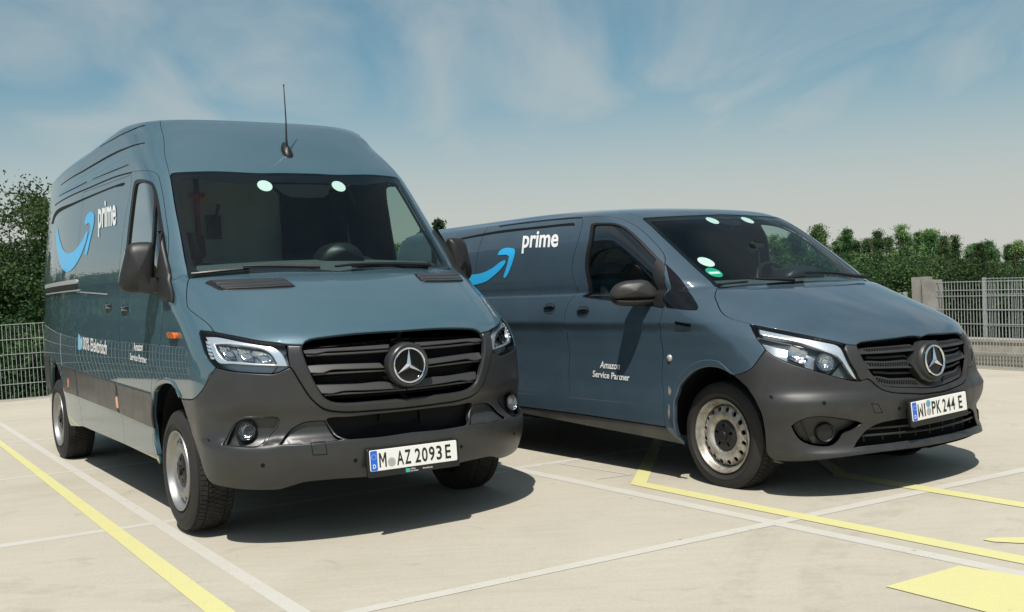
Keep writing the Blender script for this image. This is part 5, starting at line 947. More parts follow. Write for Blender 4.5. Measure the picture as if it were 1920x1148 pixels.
        mb = MB(); mb.lathe([(.052, -.018), (.055, -.012), (.055, .02)], 32); o = mb.build('lamp_ring', 'black_plastic', fl, smooth=R(40)); o.matrix_local = mtx
        mb = MB(); mb.lathe([(.050, -.014), (.040, .005), (.024, .02), (.001, .026)], 32); o = mb.build('lamp_reflector', 'fog_reflector', fl, smooth=R(60)); o.matrix_local = mtx
        mb = MB(); mb.lathe([(.051, -.012), (.042, -.022), (.022, -.028), (.001, -.030)], 32); o = mb.build('lamp_lens', 'lamp_glass', fl, smooth=R(60)); o.matrix_local = mtx
    for sv in T['sens']: both('parking_sensor', K, [disc(14, .011, *sv)], 'seam_black', bp, off=.0052, thick=.006, gap=0)
    frm = chain(K, T, 'hood_fr', 'fr_in', '-fr_out')
    gs = surf('grille_surround', K, [frm], 'bumper_plastic', root, off=.010, thick=.05, bev=.011, bevh=.008, center=True, step=.03, gap=.003)
    opening = chain(K, T, '-hood_gr', 'fr_in')
    gr = surf('grille', K, [opening], 'matte_black', root, off=-.075, thick=-.06, center=True, step=.06, gap=0)
    for k in range(3):
        sp = shape(T, 'slat%d' % k, .02, 30); lp = shape(T, 'lip%d' % k, .02, 30)
        l0, h0 = sp[:, 1].min(), sp[:, 1].max(); both('slat', K, [sp], 'slat_plastic', gr, off=-.002, thick=.03, bev=.004, bevh=.003, gap=0, step=.02, offf=lambda q, l0=l0, h0=h0: -.026 * np.clip((q[:, 1] - l0) / (h0 - l0), 0, 1)); both('slat_lip', K, [lp], 'slat_plastic', gr, off=-.012, thick=.04, bev=.003, bevh=.002, gap=0, step=.03)
    # fine mesh behind the slats
    mb = MB()
    for v in np.linspace(float(T['fr_in'][-1][1]) + .03, float(T['hood_gr'][-1][1]) - .05, 9):
        s = np.linspace(-.50, .50, 21); p = K.P(np.abs(s), np.full_like(s, v)) + K.N(np.abs(s), np.full_like(s, v)) * -.055; p[s < 0, 1] *= -1; mb.tube([tuple(q) for q in p], .003, 4)
    o = mb.build('grille_mesh', 'black_plastic', gr); tag(o, kind='stuff')
    vs = float(K.v_of_z(.903))
    em = empty('star_emblem'); em.parent = root; fr = frame_at(K, (0.0, vs), .012); 
    em.matrix_local = fr
    mb = MB(); mb.lathe([(.001, -.004), (.092, -.004), (.098, -.012), (.110, -.016), (.117, -.010), (.121, .004), (.121, .05)], 56); o = mb.build('emblem_base', 'bumper_plastic', em, smooth=R(35))
    mb = MB(); mb.lathe([(.001, -.0055), (.093, -.0055)], 48); mb.build('emblem_disc', 'gloss_black', em)
    star('star', .0905, 'chrome', em, Matrix.Translation((0, -.012, 0)), .016)
    # number plate
    p0 = K.P(np.array([0.0]), np.array([float(K.v_of_z(.415))]))[0]
    mtx = Matrix(((0, -1, 0, p0[0] + .022), (1, 0, 0, 0), (0, 0, 1, .419), (0, 0, 0, 1))) @ Matrix.Rotation(R(-3), 4, 'X')
    number_plate(root, [('M', -.208, .042), ('A', -.105, .040), ('Z', -.058, .036), ('2', .002, .034), ('0', .044, .034), ('9', .087, .034), ('3', .131, .034), ('E', .186, .034)], mtx, [(-.136, -.016, .0225, 'seal_silver')], [('ARVAL', -.026, -.0705, .030, .008), ('BNP PARIBAS', -.026, -.081, .045, .006), ('WWW.ARVAL.DE', .045, -.076, .060, .008)])
    # headlights
    hl = chain(K, T, 'hl_left', 'hl_bot', 'hl_right', '-hood_hl')
    dr, di = shape(T, 'drl', .014, 50), shape(T, 'drl_in', .014, 50)
    for sd in ('near', 'far'):
        h = empty('headlight'); h.parent = root
        surf('lamp_housing', K, [hl], 'lamp_silver', h, off=-.060, thick=-.055, gap=.003, side=sd, step=.03)
        surf('lamp_frame', K, [dr, di], 'lamp_white', h, off=-.022, thick=.03, bev=.008, bevh=.006, gap=0, side=sd, step=.02)
        for k in range(3):
            c = shape(T, 'cell%d' % k, .012, 40); m0 = c.mean(0); f = lambda q, m0=m0: -.03 * np.clip(1 - ((q[:, 0] - m0[0]) / .07) ** 2 - ((q[:, 1] - m0[1]) / .05) ** 2, 0, 1)
            surf('reflector', K, [c], 'reflector', h, off=-.036, thick=-.012, gap=.001, side=sd, step=.014, offf=f)
        for k in range(5): surf('light_bar', K, [T['bar%d' % k]], 'lamp_white', h, off=-.018, thick=.01, gap=0, side=sd, step=.02)
        surf('lamp_lens', K, [hl], 'lamp_glass', h, off=.002, thick=.004, gap=.003, bev=.004, bevh=.003, side=sd, step=.03)
    # hood vents
    for sd in ('near', 'far'):
        v = surf('hood_vent', K, [shape(T, 'vent', .02, 60)], 'black_plastic', root, off=.006, thick=.008, bev=.006, bevh=.005, gap=0, side=sd, step=.03)
        for k in range(3): surf('vent_slat', K, [shape(T, 'vslat%d' % k, .02, 40)], 'bumper_plastic', v, off=.014, thick=.010, bev=.003, bevh=.003, gap=0, side=sd, step=.03)
    # turn signals, door handles, lettering
    for far in (False, True):
        sd = 'far' if far else 'near'; c = T['ind'][0]
        P = np.array([(c[0] + a * .075, c[1] + b * .026) for a, b in ((1, -.8), (1, .8), (.7, 1), (-.8, 1), (-1, .5), (-1, -.7), (-.8, -1), (.8, -1))]); o = surf('side_indicator', K, [P], 'amber', root, off=.024, thick=.026, bev=.008, bevh=.007, gap=0, side=sd, step=.02)
        for q in (-.03, .02): surf('lamp_rib', K, [np.array([(c[0] + q, c[1] - .024), (c[0] + q + .006, c[1] - .024), (c[0] + q + .006, c[1] + .024), (c[0] + q, c[1] + .024)])], 'black_plastic', o, off=.0245, thick=.004, gap=0, side=sd)
        handle(K, T['handle1'][0], sf if far else sn, far); handle(K, T['handle2'][0], df if far else dn, far)
        mirror_tall(K, T, root, far)
    t = T['prime']; text_on('lettering', K, 'prime', t[0], t[1], t[2], 'white_print', sn, xh=.53, bold=.026)
    surf('smile_arrow', K, [shape(T, 'smile', .02, 60)], 'smile_blue', sn, off=.0032, thick=.001, gap=0); surf('arrow_head', K, [shape(T, 'arrow', .02, 60)], 'smile_blue', sn, off=.0032, thick=.001, gap=0)
    t = T['elek']; text_on('lettering', K, '100% Elektrisch', t[0], t[1], t[2], 'white_print', sn, bold=.02); surf('leaf_print', K, [shape(T, 'elek_leaf', .02, 60)], 'pale_blue_print', sn, off=.0032, thick=.001, gap=0)
    t = T['amz']; text_on('lettering', K, 'Amazon', t[0], t[1], t[2], 'white_print', dn, bold=.02); t = T['srv']; text_on('lettering', K, 'Service Partner', t[0], t[1], t[2], 'white_print', dn, bold=.02)
    # antenna
    an = empty('antenna', (0, 0, 0)); an.parent = root
    a = np.linspace(0, 2 * math.pi, 25)[:-1]; base = Vector((-.615, 0, 2.245)); ax = Vector((.64, 0, -.77)).normalized(); nr = Vector((.77, 0, .64))
    P = [tuple(base + ax * (.085 * math.cos(q)) + Vector((0, 1, 0)) * (.034 * math.sin(q) * (1 - .35 * -math.cos(q)))) for q in a]; V, F = pillow(P, nr, .04, .02, 5, 2.0); mb = MB(); mb.add(V, F); mb.build('antenna_base', 'black_plastic', an, smooth=R(60))
    mb = MB(); mb.tube([(-.60, 0, 2.27), (-.602, 0, 2.34), (-.60, .002, 2.45), (-.606, 0, 2.665), (-.606, 0, 2.685)], [.010, .006, .0045, .003, .005], 7); mb.build('antenna_rod', 'black_plastic', an, smooth=R(40))
    # wheels and houses
    w = make_wheel('S', root, .345, .225, 'steel_silver', (14, .166, .0155)); put_wheel(w, .02, -.855, .342, False, .3)
    for x, y, z, fl, sp in ((-3.665, -.83, .345, False, 1.1), (.02, .855, .342, True, .8), (-3.665, .83, .345, True, 2.)):
        c = copy_tree(w, root); put_wheel(c, x, y, z, fl, sp)
    for sd in (-1, 1): wheel_house(root, .02, .40, .58, .945, .44, sd); wheel_house(root, -3.665, .40, .58, .90, .44, sd)
    # closed tail, floor, engine bay
    vv = np.linspace(.25, vm, 50); E_ = K.P(np.array([s_end(K, v) for v in vv]), vv); Pn = [tuple(p) for p in E_]; Pf = [(p[0], -p[1], p[2]) for p in Pn[::-1]]; mb = MB(); mb.add(Pn + Pf, [tuple(range(2 * len(Pn)))]); mb.build('rear_doors', PM, root)
    mb = MB(); mb.box((-2.2, 0, .40), (5.2, 1.2, .22)); mb.box((-1.85, 0, .42), (2.6, 1.84, .12)); mb.box((-4.4, 0, .46), (.7, 1.6, .12)); mb.box((.56, 0, .42), (.36, 1.2, .14)); mb.build('underbody', 'matte_black', root)
    mb = MB(); mb.box((.40, 0, .70), (.80, 1.15, .55)); mb.build('engine_bay', 'matte_black', root)
    vh = float(T['hood_gr'][-1][1]) - .03; surf('front_shield', K, [np.array([(0, .14), (.95, .14), (1.0, .45), (.62, vh - .05), (0, vh)])], 'matte_black', root, off=-.105, thick=-.07, center=True, gap=0, step=.1)
    mb = MB(); mb.box((.862, .03, .60), (.012, .9, .17)); mb.box((.872, .22, .60), (.02, .20, .13)); mb.box((.872, -.10, .63), (.02, .05, .05)); mb.build('radiator', 'seam_black', root)
    # cab
    slab_liner('body_liner', K, [body], 'cab_trim', bs, -.05); slab_liner('door_liner', K, [door, inset(win, -.012)], 'cab_trim', (dn, df), -.045); surf('headliner', K, [cap], 'cab_trim', root, off=-.05, thick=.004, step=.1, center=True)
    b = bulkhead(K, root, -1.62, .50, 2.50, 'cab_grey')
    mb = MB(); mb.box((-1.595, -.31, 1.65), (.02, .03, 1.3)); mb.box((-1.595, .33, 1.65), (.02, .03, 1.3)); mb.build('bulkhead_post', 'cab_trim', b)
    mb = MB(); mb.box((-1.59, .60, 1.55), (.02, .48, 1.1)); mb.build('bulkhead_panel', 'cab_trim', b)
    mb = MB(); mb.box((-1.58, -.20, 1.82), (.02, .10, .17)); o = mb.build('lever_plate', 'black_plastic', b); mb = MB(); mb.tube([(-1.56, -.215, 1.84), (-1.55, -.18, 1.93), (-1.55, -.165, 1.98)], [.010, .011, .016], 8); mb.build('lever', 'dark_metal', b)
    mb = MB(); mb.box((-1.61, -.265, 2.03), (.006, .06, .06)); mb.build('warning_label', 'label_yellow', b)
    t_ = MB(); t_.tube([(-1.55, -.37, 2.045), (-1.55, -.27, 2.045)], .016, 8); t_.tube([(-1.55, -.32, 2.045), (-1.55, -.32, 1.90)], .017, 8); t_.tube([(-1.55, -.32, 1.90), (-1.55, -.32, 1.74)], .006, 6)
    d = MB(); prof = [(.02, 1.33), (-.04, 1.415), (-.18, 1.475), (-.34, 1.50), (-.48, 1.485), (-.57, 1.40), (-.60, 1.1), (-.5, .8)]; ys = np.linspace(-.86, .86, 25)
    V = [(x + .10 * (1 - (y / .86) ** 2) - .05, y, z + (.022 * math.cos(y * 2))) for x, z in prof for y in ys]; n = len(ys); d.add(V, [(i * n + j, i * n + j + 1, (i + 1) * n + j + 1, (i + 1) * n + j) for i in range(len(prof) - 1) for j in range(n - 1)]); da = d.build('dashboard', 'dash_grey', root, smooth=R(50))
    a = np.linspace(0, math.pi, 15); P = [(-.30, .20 + .16 * math.cos(q), 1.49 + .14 * math.sin(q)) for q in a]; V, F = pillow(P, (1, 0, 0), .12, .16, 4, 3); mb = MB(); mb.add(V, F); mb.build('instrument_hood', 'black_plastic', da, smooth=R(60))
    mb = MB(); C0 = Vector((-.42, .42, 1.36)); t = [(C0 + Vector((-.10 * math.sin(q), .20 * math.cos(q), .18 * math.sin(q)))) for q in np.linspace(0, 2 * math.pi, 33)]; mb.tube([tuple(q) for q in t], .015, 8, False); mb.tube([tuple(C0 + Vector((0, -.19, 0))), tuple(C0 + Vector((0, .19, 0)))], .018, 6); mb.build('steering_wheel', 'black_plastic', root, smooth=R(60))
    seat(root, -.92, .42, .80); seat(root, -.92, -.48, .74)
    # red tool hanging on the bulkhead: a thing of its own
    tool = t_.build('hand_tool', 'red_tool', None, smooth=R(40)); tool.matrix_world = root.matrix_basis.copy(); tag(tool, 'red T-handled hand tool hanging on the bulkhead inside the tall van', 'tool')
    return root
def mirror_tall(K, T, root, far):
    m = empty('wing_mirror'); m.parent = root; fy = -1 if far else 1
    Pz = [(-1.134, 1.58), (-1.125, 1.615), (-1.101, 1.639), (-1.066, 1.646), (-1.018, 1.647), (-.984, 1.641), (-.979, 1.613), (-.976, 1.556), (-.981, 1.436), (-.985, 1.352), (-1.08, 1.355), (-1.147, 1.362), (-1.168, 1.387), (-1.170, 1.435), (-1.155, 1.50)]
    P = smooth_closed(np.array(Pz), .012, 200); 
    P3 = [(-.28 + .25 * (y + 1.07), y * fy, z) for y, z in P]; V, F = pillow(P3, (1, -.15 * fy, 0), .075, .05, 6, 2.2); mb = MB(); mb.add(V, F); mb.build('mirror_housing', 'black_plastic_dull', m, smooth=R(60))
    mb = MB(); a = [(-.215, -1.085, 1.362), (-.215, -1.085, 1.437), (-.19, -.93, 1.437), (-.19, -.93, 1.345)]; b = [(x - .10, y, z) for x, y, z in a]; mb.add([(x, y * fy, z) for x, y, z in a + b], [(0, 1, 2, 3), (4, 7, 6, 5), (0, 4, 5, 1), (1, 5, 6, 2), (2, 6, 7, 3), (3, 7, 4, 0)]); mb.build('mirror_arm', 'black_plastic_dull', m)
    surf('mirror_base', K, [smooth_closed(T['mirbase'], .015, 50)], 'black_plastic_dull', m, off=.03, thick=.035, bev=.018, bevh=.02, gap=0, side='far' if far else 'near', step=.03)
    mb = MB(); P4 = [(-.335 + .25 * (y + 1.07), (-1.07 + (y + 1.07) * .88) * fy, 1.5 + (z - 1.5) * .88) for y, z in P]; mb.add(P4, [tuple(range(len(P4)))]); mb.build('mirror_glass', 'chrome', m)

# ================================================================== the low van
def build_low():
    K, T = SK['V'], TR['V']; vm = K.vmax - .004; PM = 'van_paint_low'
    root = empty('delivery_van', (1.94416306, 7.14192188, 0), 0.59642375 - math.pi / 2)
    tag(root, 'low blue-grey van with dark bumper, pierced grille and dented dusty steel wheels', 'delivery van', 'parked delivery vans')
    XS = -2.62
    for nm, xc, zl in (('door_rear', -1.385, 1.17), ('door_front', -.403, 1.02)):      # the shut lines run plumb below the waist
        for i, (s_, v_) in enumerate(T[nm]):
            if float(K.f[1](v_)) < zl: T[nm][i][0] = sx(K, v_, xc)
    T['door_bot'][0] = T['door_rear'][-1]; T['door_bot'][-1] = T['door_front'][-1]
    g0 = T['door_up'][-1]; dr = T['door_rear']; db = T['door_bot']
    arch_r = arch_sv(K, -3.2, .36, .40, -8, 188)
    vb = float(np.mean(db[:, 1])); tail = float(T['ws_top'][0][1])
    sill = [tuple(q) for q in T['sill_bot']]
    gut = [(sx(K, v, x), v) for x, v in zip(np.linspace(XS, float(K.P(g0[0], g0[1])[0]), 16)[:-1], np.linspace(g0[1] + .055, g0[1], 16)[:-1])]
    slide = [(sx(K, v, XS), v) for v in np.linspace(db[0][1] + .01, gut[0][1], 50)]
    end = [(s_end(K, v), v) for v in np.linspace(vm, .20, 40)]
    win = shape(T, 'win', .02, 55); tri = shape(T, 'pil_tri', .02, 50)
    T['dfu'] = cr_smooth(T['door_front'])[:14]
    # door front: upper part borders the pillar, lower the fender
    wcor = T['ws_left'][0]
    roofpart = chain(K, T, 'ws_top', [tuple(wcor)], [(wcor[0] + .045, wcor[1] + .05), (wcor[0] + .06, wcor[1] + .13), (wcor[0] + .03, vm), (0, vm)])
    surf('roof', K, [roofpart], PM, root, step=.07, center=True, gap=.0008)
    DF = cr_smooth(T['door_front']); ip = int(np.argmin(np.abs(DF[:, 1] - T['pillar_seam'][-1][1]))); DFu, DFl = DF[:ip + 1], DF[ip:]
    T['dfu'], T['dfl'] = DFu, DFl
    body = chain(K, T, [tuple(wcor)], [(wcor[0] + .045, wcor[1] + .05), (wcor[0] + .06, wcor[1] + .13), (wcor[0] + .03, vm)], end, [(sx(K, .19, -3.62), .19)], arch_r, slide, gut[1:], '-door_up', 'dfu', [tuple(T['pillar_seam'][-1])], '-pillar_seam', [tuple(T['ws_left'][-1])], '-ws_left')
    pil = tri
    bs = both('body_side', K, [body], PM, root, step=.07, thick=.02)
    fender = chain(K, T, 'pillar_seam', [tuple(DFl[0])], 'dfl', [tuple(q) for q in sill[-1:]], 'arch', '-fb_seam', '-hl_left', '-hood_side') if False else None
    fb = cr_smooth(T['fb_seam'])
    fen = chain(K, T, 'pillar_seam', 'dfl', sill[-1:], 'arch', fb[::-1], '-hl_left', '-hood_side')
    fn, ff = both('fender', K, [fen], PM, root, step=.05, thick=.012)
    arch_lip(K, cr_smooth(T['arch'])[3:], PM, (fn, ff), .045)
    # fixed quarter light: a black glass triangle over pillar and fender
    both('quarter_light', K, [tri], 'gloss_black', root, off=.005, thick=.008, gap=0, step=.025)
    surf('hood', K, [chain(K, T, '-ws_bot', [tuple(T['hood_side'][0])], 'hood_side', 'hood_hl', 'hood_fr', 'hood_gr')], PM, root, step=.055, center=True, thick=.022, off=.002, bev=.005, bevh=.0035)
    door = chain(K, T, 'door_up', 'door_rear', 'door_bot', DF[::-1])
    dn, df = both('front_door', K, [door, win], PM, root, step=.06, thick=.03)
    sl = chain(K, T, 'door_rear', [(sx(K, db[0][1] + .01, XS), db[0][1] + .01)], slide, gut)
    sn, sf = both('sliding_door', K, [sl], PM, root, step=.07, thick=.02)
    sillp = np.array([tuple(db[-1] - [0, .004])] + [tuple(q - [0, .004]) for q in db[::-1][1:]] + [(sx(K, db[0][1], XS), db[0][1] + .004), (sx(K, .19, -2.83), db[0][1]), (sx(K, .1, -2.83), sill[0][1])] + sill)
    both('sill', K, [sillp], 'sill_dusty', root, off=-.006, thick=.02, bev=.004, bevh=.004)
    both('side_window', K, [win], 'side_glass', (dn, df), off=-.012, thick=.004, gap=0)
    both('window_seal', K, [win, inset(win, .022)], 'black_plastic', (dn, df), off=-.001, thick=.018, gap=0, step=.03)
    both('mirror_plate', K, [shape(T, 'mirtri', .02, 50)], 'black_plastic', (dn, df), off=.004, thick=.02, gap=0, step=.04)
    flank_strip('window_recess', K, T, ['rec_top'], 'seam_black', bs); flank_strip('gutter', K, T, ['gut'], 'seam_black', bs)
    ws = chain(K, T, 'ws_top', 'ws_left', 'ws_bot')
    wsg = surf('windscreen', K, [ws], 'windscreen_glass', root, off=-.003, thick=.005, center=True, gap=.005, step=.08)
    inner = inset(ws, .045); 
    m = ws[:, 0] < 1e-3; inner = np.array([q for q in inner if q[0] > .03]); 
    vt = float(T['ws_top'][0][1]) - .075; vbm = float(T['ws_bot'][-1][1]) + .05
    gl = np.vstack([[(0, vbm)], inner[::-1], [(0, vt)]])
    gl = np.array([(a, min(max(b, vbm - .03), vt + .02)) for a, b in gl])
    surf('windscreen_border', K, [np.vstack([ws, gl])], 'gloss_black', wsg, off=-.010, thick=.003, center=True, gap=.003, step=.06)
    for sv, r, mm in ((T['stk'][0], .055, 'disc_white'), (T['stk'][1], .054, 'badge_green'), (T['stk'][2], .052, 'disc_white'), (T['stk'][3], .052, 'disc_white')):
        f = sv[0] < 0; o = surf('sticker', K, [disc(28, r, abs(sv[0]), sv[1])], mm, wsg, off=-.0045, thick=.001, gap=0, side='far' if f else 'near')
        if mm == 'badge_green':
            tag(o, 'round green badge'); 
            surf('badge_bar', K, [np.array([(sv[0] - .04, sv[1] - .016), (sv[0] + .04, sv[1] - .016), (sv[0] + .04, sv[1] + .008), (sv[0] - .04, sv[1] + .008)])], 'disc_white', wsg, off=-.0040, thick=.0003, gap=0)
    wiper(K, T, 'wipe0', 'warm0', root, .02); wiper(K, T, 'wipe1', 'warm1', root, .02)
    P = np.array([(0, tail - .03), (.12, tail - .04), (.10, tail - .13), (0, tail - .15)]); surf('camera_housing', K, [P], 'matte_black', wsg, off=-.02, thick=.04, center=True, gap=0, step=.05)
    # nose
    I = T['intake']; n_ = len(I); I = np.vstack([I[9:10], I[10:11], I[11:12], I[0:1], I[1:6], I[7:8]]); I = np.vstack([I[:1], I[1:3], cr_smooth(I[3:-1], .02), I[-1:]])
    bump = chain(K, T, '-fr_low', '-hl_bot', 'fb_seam', 'arch2', 'bump_bot'); fog = shape(T, 'fogp', .014, 50); tow = T['towcap']
    def bumpf(q):
        c = T['fog_c'][0]; d2 = ((q[:, 0] - c[0]) / .22) ** 2 + ((q[:, 1] - c[1]) / .10) ** 2; return -.016 * np.exp(-d2 ** 2)
    bp = surf('bumper', K, [np.vstack([bump, I]), fog], 'bumper_dusty', root, step=.03, thick=.03, center=True, off=.004, bev=.005, bevh=.004, offf=bumpf)
    surf('tow_cover_gap', K, [smooth_closed(tow, .02, 40), inset(smooth_closed(tow, .02, 40), .004)], 'seam_black', bp, off=.0046, thick=.001, gap=0, step=.03)
    for sv in T['sens']: both('parking_sensor', K, [disc(14, .011, *sv)], 'seam_black', bp, off=.0052, thick=.006, gap=0)
    for far in (False, True):
        sd = 'far' if far else 'near'; fl = empty('fog_lamp'); fl.parent = root
        surf('lamp_pocket', K, [fog], 'bumper_dusty', fl, off=-.055, thick=-.05, gap=0, side=sd, step=.03)
        fr = frame_at(K, T['fog_c'][0], -.052, far); mb = MB(); mb.lathe([(.058, .03), (.056, -.018), (.050, -.026), (.044, -.022), (.042, -.012), (.001, -.010)], 32); o = mb.build('lamp_blank', 'black_plastic', fl, smooth=R(35)); o.matrix_local = fr
    # lower intake: back, three thin bars and uprights
    op = I.copy(); it = surf('lower_intake', K, [op], 'matte_black', root, off=-.07, thick=-.065, center=True, gap=0, step=.06)
    v0, v1 = float(op[0][1]), float(op[-1][1])
    for k in (.30, .58):
        vv = v0 + (v1 - v0) * k; sm = .70 - .30 * k; s = np.linspace(-sm, sm, 31); p = K.P(np.abs(s), np.full_like(s, vv) + .02 * np.abs(s)) + K.N(np.abs(s), np.full_like(s, vv)) * -.018; p[s < 0, 1] *= -1; mb = MB(); mb.tube([tuple(q) for q in p], .007, 6); mb.build('intake_bar', 'bumper_dusty', it, smooth=R(50))
    for s in np.linspace(-.55, .55, 9):
        vv = np.linspace(v0 + .02, v1 - .05 - .06 * abs(s), 6); p = K.P(np.full_like(vv, abs(s)), vv) + K.N(np.full_like(vv, abs(s)), vv) * -.03; 
        if s < 0: p[:, 1] *= -1
        mb = MB(); mb.tube([tuple(q) for q in p], .005, 5); mb.build('intake_upright', 'black_plastic', it)
    frm = chain(K, T, 'hood_fr', 'fr_in', '-fr_out')
    surf('grille_surround', K, [frm], 'bumper_dusty', root, off=.008, thick=.05, bev=.010, bevh=.007, center=True, step=.03, gap=.003)
    opening = chain(K, T, '-hood_gr', 'fr_in'); gr = surf('grille', K, [opening], 'matte_black', root, off=-.075, thick=-.06, center=True, step=.06, gap=0)
    # three broad louvres, each pierced by two or three rows of small holes
    for k in range(3):
        P = T['grl%d' % k]; P = smooth_closed(P, .02, 25) if k < 2 else P
        lo, hi = P[:, 1].min(), P[:, 1].max(); holes = []
        for r, vo in enumerate((.40, .62, .84)):
            for s in np.arange(.12 + .008 * (r % 2), .47, .0175):
                vv = [q for q in (0,)]; 
                # height of the louvre at this s
                top = upper_at(P, s); bot = lower_at(P, s)
                if top is None or top - bot < .03: continue
                c = (s, bot + (top - bot) * vo); h = .0060
                holes.append(np.array([(c[0] - h, c[1] - h), (c[0] + h, c[1] - h), (c[0] + h, c[1] + h), (c[0] - h, c[1] + h)]))
        holes = [h for h in holes if inside(h, [inset(P, .004)]).all()]
        f = lambda q, lo=lo, hi=hi, P=P: -.034 * np.clip((q[:, 1] - lo) / (hi - lo), 0, 1)
        if k < 2: both('louvre', K, [P] + holes, 'bumper_dusty', gr, off=.000, thick=.012, gap=0, step=.04, offf=f)
        else: surf('louvre', K, [P] + holes, 'bumper_dusty', gr, off=.000, thick=.012, gap=0, step=.04, center=True, offf=f)
    for k, (a, b) in enumerate((('grl0', 'grl1'), ('grl1', 'grl2'))):
        pa, pb = T[a], T[b]
        s = np.linspace(.10, .46, 14); 
        mid = np.array([((lower_at(pa, q) or np.nan), (upper_at(pb, q) or np.nan)) for q in s]); ok = ~np.isnan(mid).any(1)
        if ok.sum() > 3:
            P = np.array([(q, m_.mean() + .006) for q, m_ in zip(s[ok], mid[ok])] + [(q, m_.mean() - .006) for q, m_ in zip(s[ok][::-1], mid[ok][::-1])]); both('louvre_bar', K, [P], 'black_plastic', gr, off=-.03, thick=.02, gap=0)
    em = empty('star_emblem'); em.parent = root; em.matrix_local = frame_at(K, (0.0, float(K.v_of_z(.762))), .016)
    mb = MB(); mb.lathe([(.001, -.003), (.083, -.003), (.094, -.012), (.106, -.010), (.116, .004), (.120, .06)], 56); mb.build('emblem_base', 'bumper_dusty', em, smooth=R(35))
    mb = MB(); wing = [(.06, -.002, .115), (-.06, -.002, .115), (-.15, .018, .03), (-.17, .022, -.005), (-.10, .01, -.10), (-.04, .0, -.125), (.04, 0, -.125), (.10, .01, -.10), (.17, .022, -.005), (.15, .018, .03)]; wb = [(x, .06, z) for x, y, z in wing]; k = len(wing); mb.add(wing + wb + [(0, -.012, 0)], [(j, (j + 1) % k, k + (j + 1) % k, k + j) for j in range(k)] + [(j, (j + 1) % k, 2 * k) for j in range(k)]); mb.build('emblem_shield', 'bumper_dusty', em, smooth=R(25))
    mb = MB(); mb.lathe([(.001, -.0135), (.086, -.0135), (.090, -.008)], 48); mb.build('emblem_disc', 'gloss_black', em)
    star('star', .0860, 'chrome', em, Matrix.Translation((0, -.020, 0)), .014)
    p0 = K.P(np.array([0.0]), np.array([float(K.v_of_z(.49))]))[0]
    mtx = Matrix(((0, -1, 0, p0[0] + .024), (1, 0, 0, 0), (0, 0, 1, .497), (0, 0, 0, 1))) @ Matrix.Rotation(R(-2.2), 4, 'Y') @ Matrix.Rotation(R(-3), 4, 'X')
    number_plate(root, [('W', -.208, .045), ('I', -.150, .010), ('P', -.078, .036), ('K', -.034, .040), ('2', .024, .033), ('4', .064, .036), ('4', .106, .036), ('E', .178, .036)], mtx, [(-.108, -.016, .021, 'seal_silver'), (-.108, .030, .021, 'seal_blue')], None)
    hl = chain(K, T, 'hl_left', 'hl_bot', 'hl_right', '-hood_hl')
    for sd in ('near', 'far'):
        far = sd == 'far'; h = empty('headlight'); h.parent = root
        surf('lamp_housing', K, [hl], 'lamp_silver', h, off=-.085, thick=-.080, gap=.003, side=sd, step=.03)
        surf('lamp_frame', K, [shape(T, 'drl', .014, 50)], 'lamp_white', h, off=-.018, thick=.03, bev=.006, bevh=.005, gap=0, side=sd, step=.02)
        c = T['refl0_c'][0]; P = shape(T, 'refl0', .012, 40); m0 = P.mean(0); surf('reflector', K, [P], 'reflector', h, off=-.040, thick=-.012, gap=0, side=sd, step=.014, offf=lambda q, m0=m0: -.035 * np.clip(1 - ((q[:, 0] - m0[0]) / .09) ** 2 - ((q[:, 1] - m0[1]) / .07) ** 2, 0, 1))
        fr = frame_at(K, T['refl1_c'][0], -.034, far); n2 = Vector((.9, fr[1][1] * -.2, .1)).normalized()
        mb = MB(); mb.lathe([(.050, -.004), (.047, .006), (.034, .026), (.016, .036), (.001, .038)], 32); o = mb.build('reflector', 'reflector', h, smooth=R(60)); o.matrix_local = fr
        mb = MB(); mb.lathe([(.046, -.006), (.051, -.009), (.055, -.004), (.055, .03)], 32); o = mb.build('reflector_ring', 'lamp_grey', h, smooth=R(60)); o.matrix_local = fr
        surf('lamp_lens', K, [hl], 'lamp_glass', h, off=.002, thick=.004, gap=.003, bev=.004, bevh=.003, side=sd, step=.03)
        handle(K, T['handle1'][0], sf if far else sn, far, .066, .066); handle(K, T['handle2'][0], df if far else dn, far, .066, .066)
        surf('badge', K, [T['badge']], 'gloss_black', ff if far else fn, off=.005, thick=.006, gap=0, side=sd)
        fr = frame_at(K, T['lamp'][0], 0, far); mb = MB(); mb.lathe([(.001, -.014), (.014, -.012), (.022, -.003), (.023, .004)], 20); o = mb.build('side_lamp', 'seal_silver', ff if far else fn, smooth=R(60)); o.matrix_local = fr
        mirror_low(K, T, root, far)
    for n in ('scr0', 'scr1'): surf('paint_scrape', K, [shape(T, n, .01, 60)], 'scraped_paint', fn, off=.0012, thick=.001, gap=0, step=.02)
    t = T['prime']; text_on('lettering', K, 'prime', t[0], t[1], t[2], 'white_print', sn, xh=.53, bold=.024)
    surf('smile_arrow', K, [shape(T, 'smile', .02, 60)], 'smile_blue', sn, off=.0032, thick=.001, gap=0); surf('arrow_head', K, [shape(T, 'arrow', .02, 60)], 'smile_blue', sn, off=.0032, thick=.001, gap=0)
    t = T['amz']; text_on('lettering', K, 'Amazon', t[0], t[1], t[2], 'white_print', dn, bold=.018); t = T['srv']; text_on('lettering', K, 'Service Partner', t[0], t[1], t[2], 'white_print', dn, bold=.018)
    w = make_wheel('V', root, .334, .205, 'steel_worn', (16, .162, .0155)); put_wheel(w, .0, -.745, .338, False, .2)
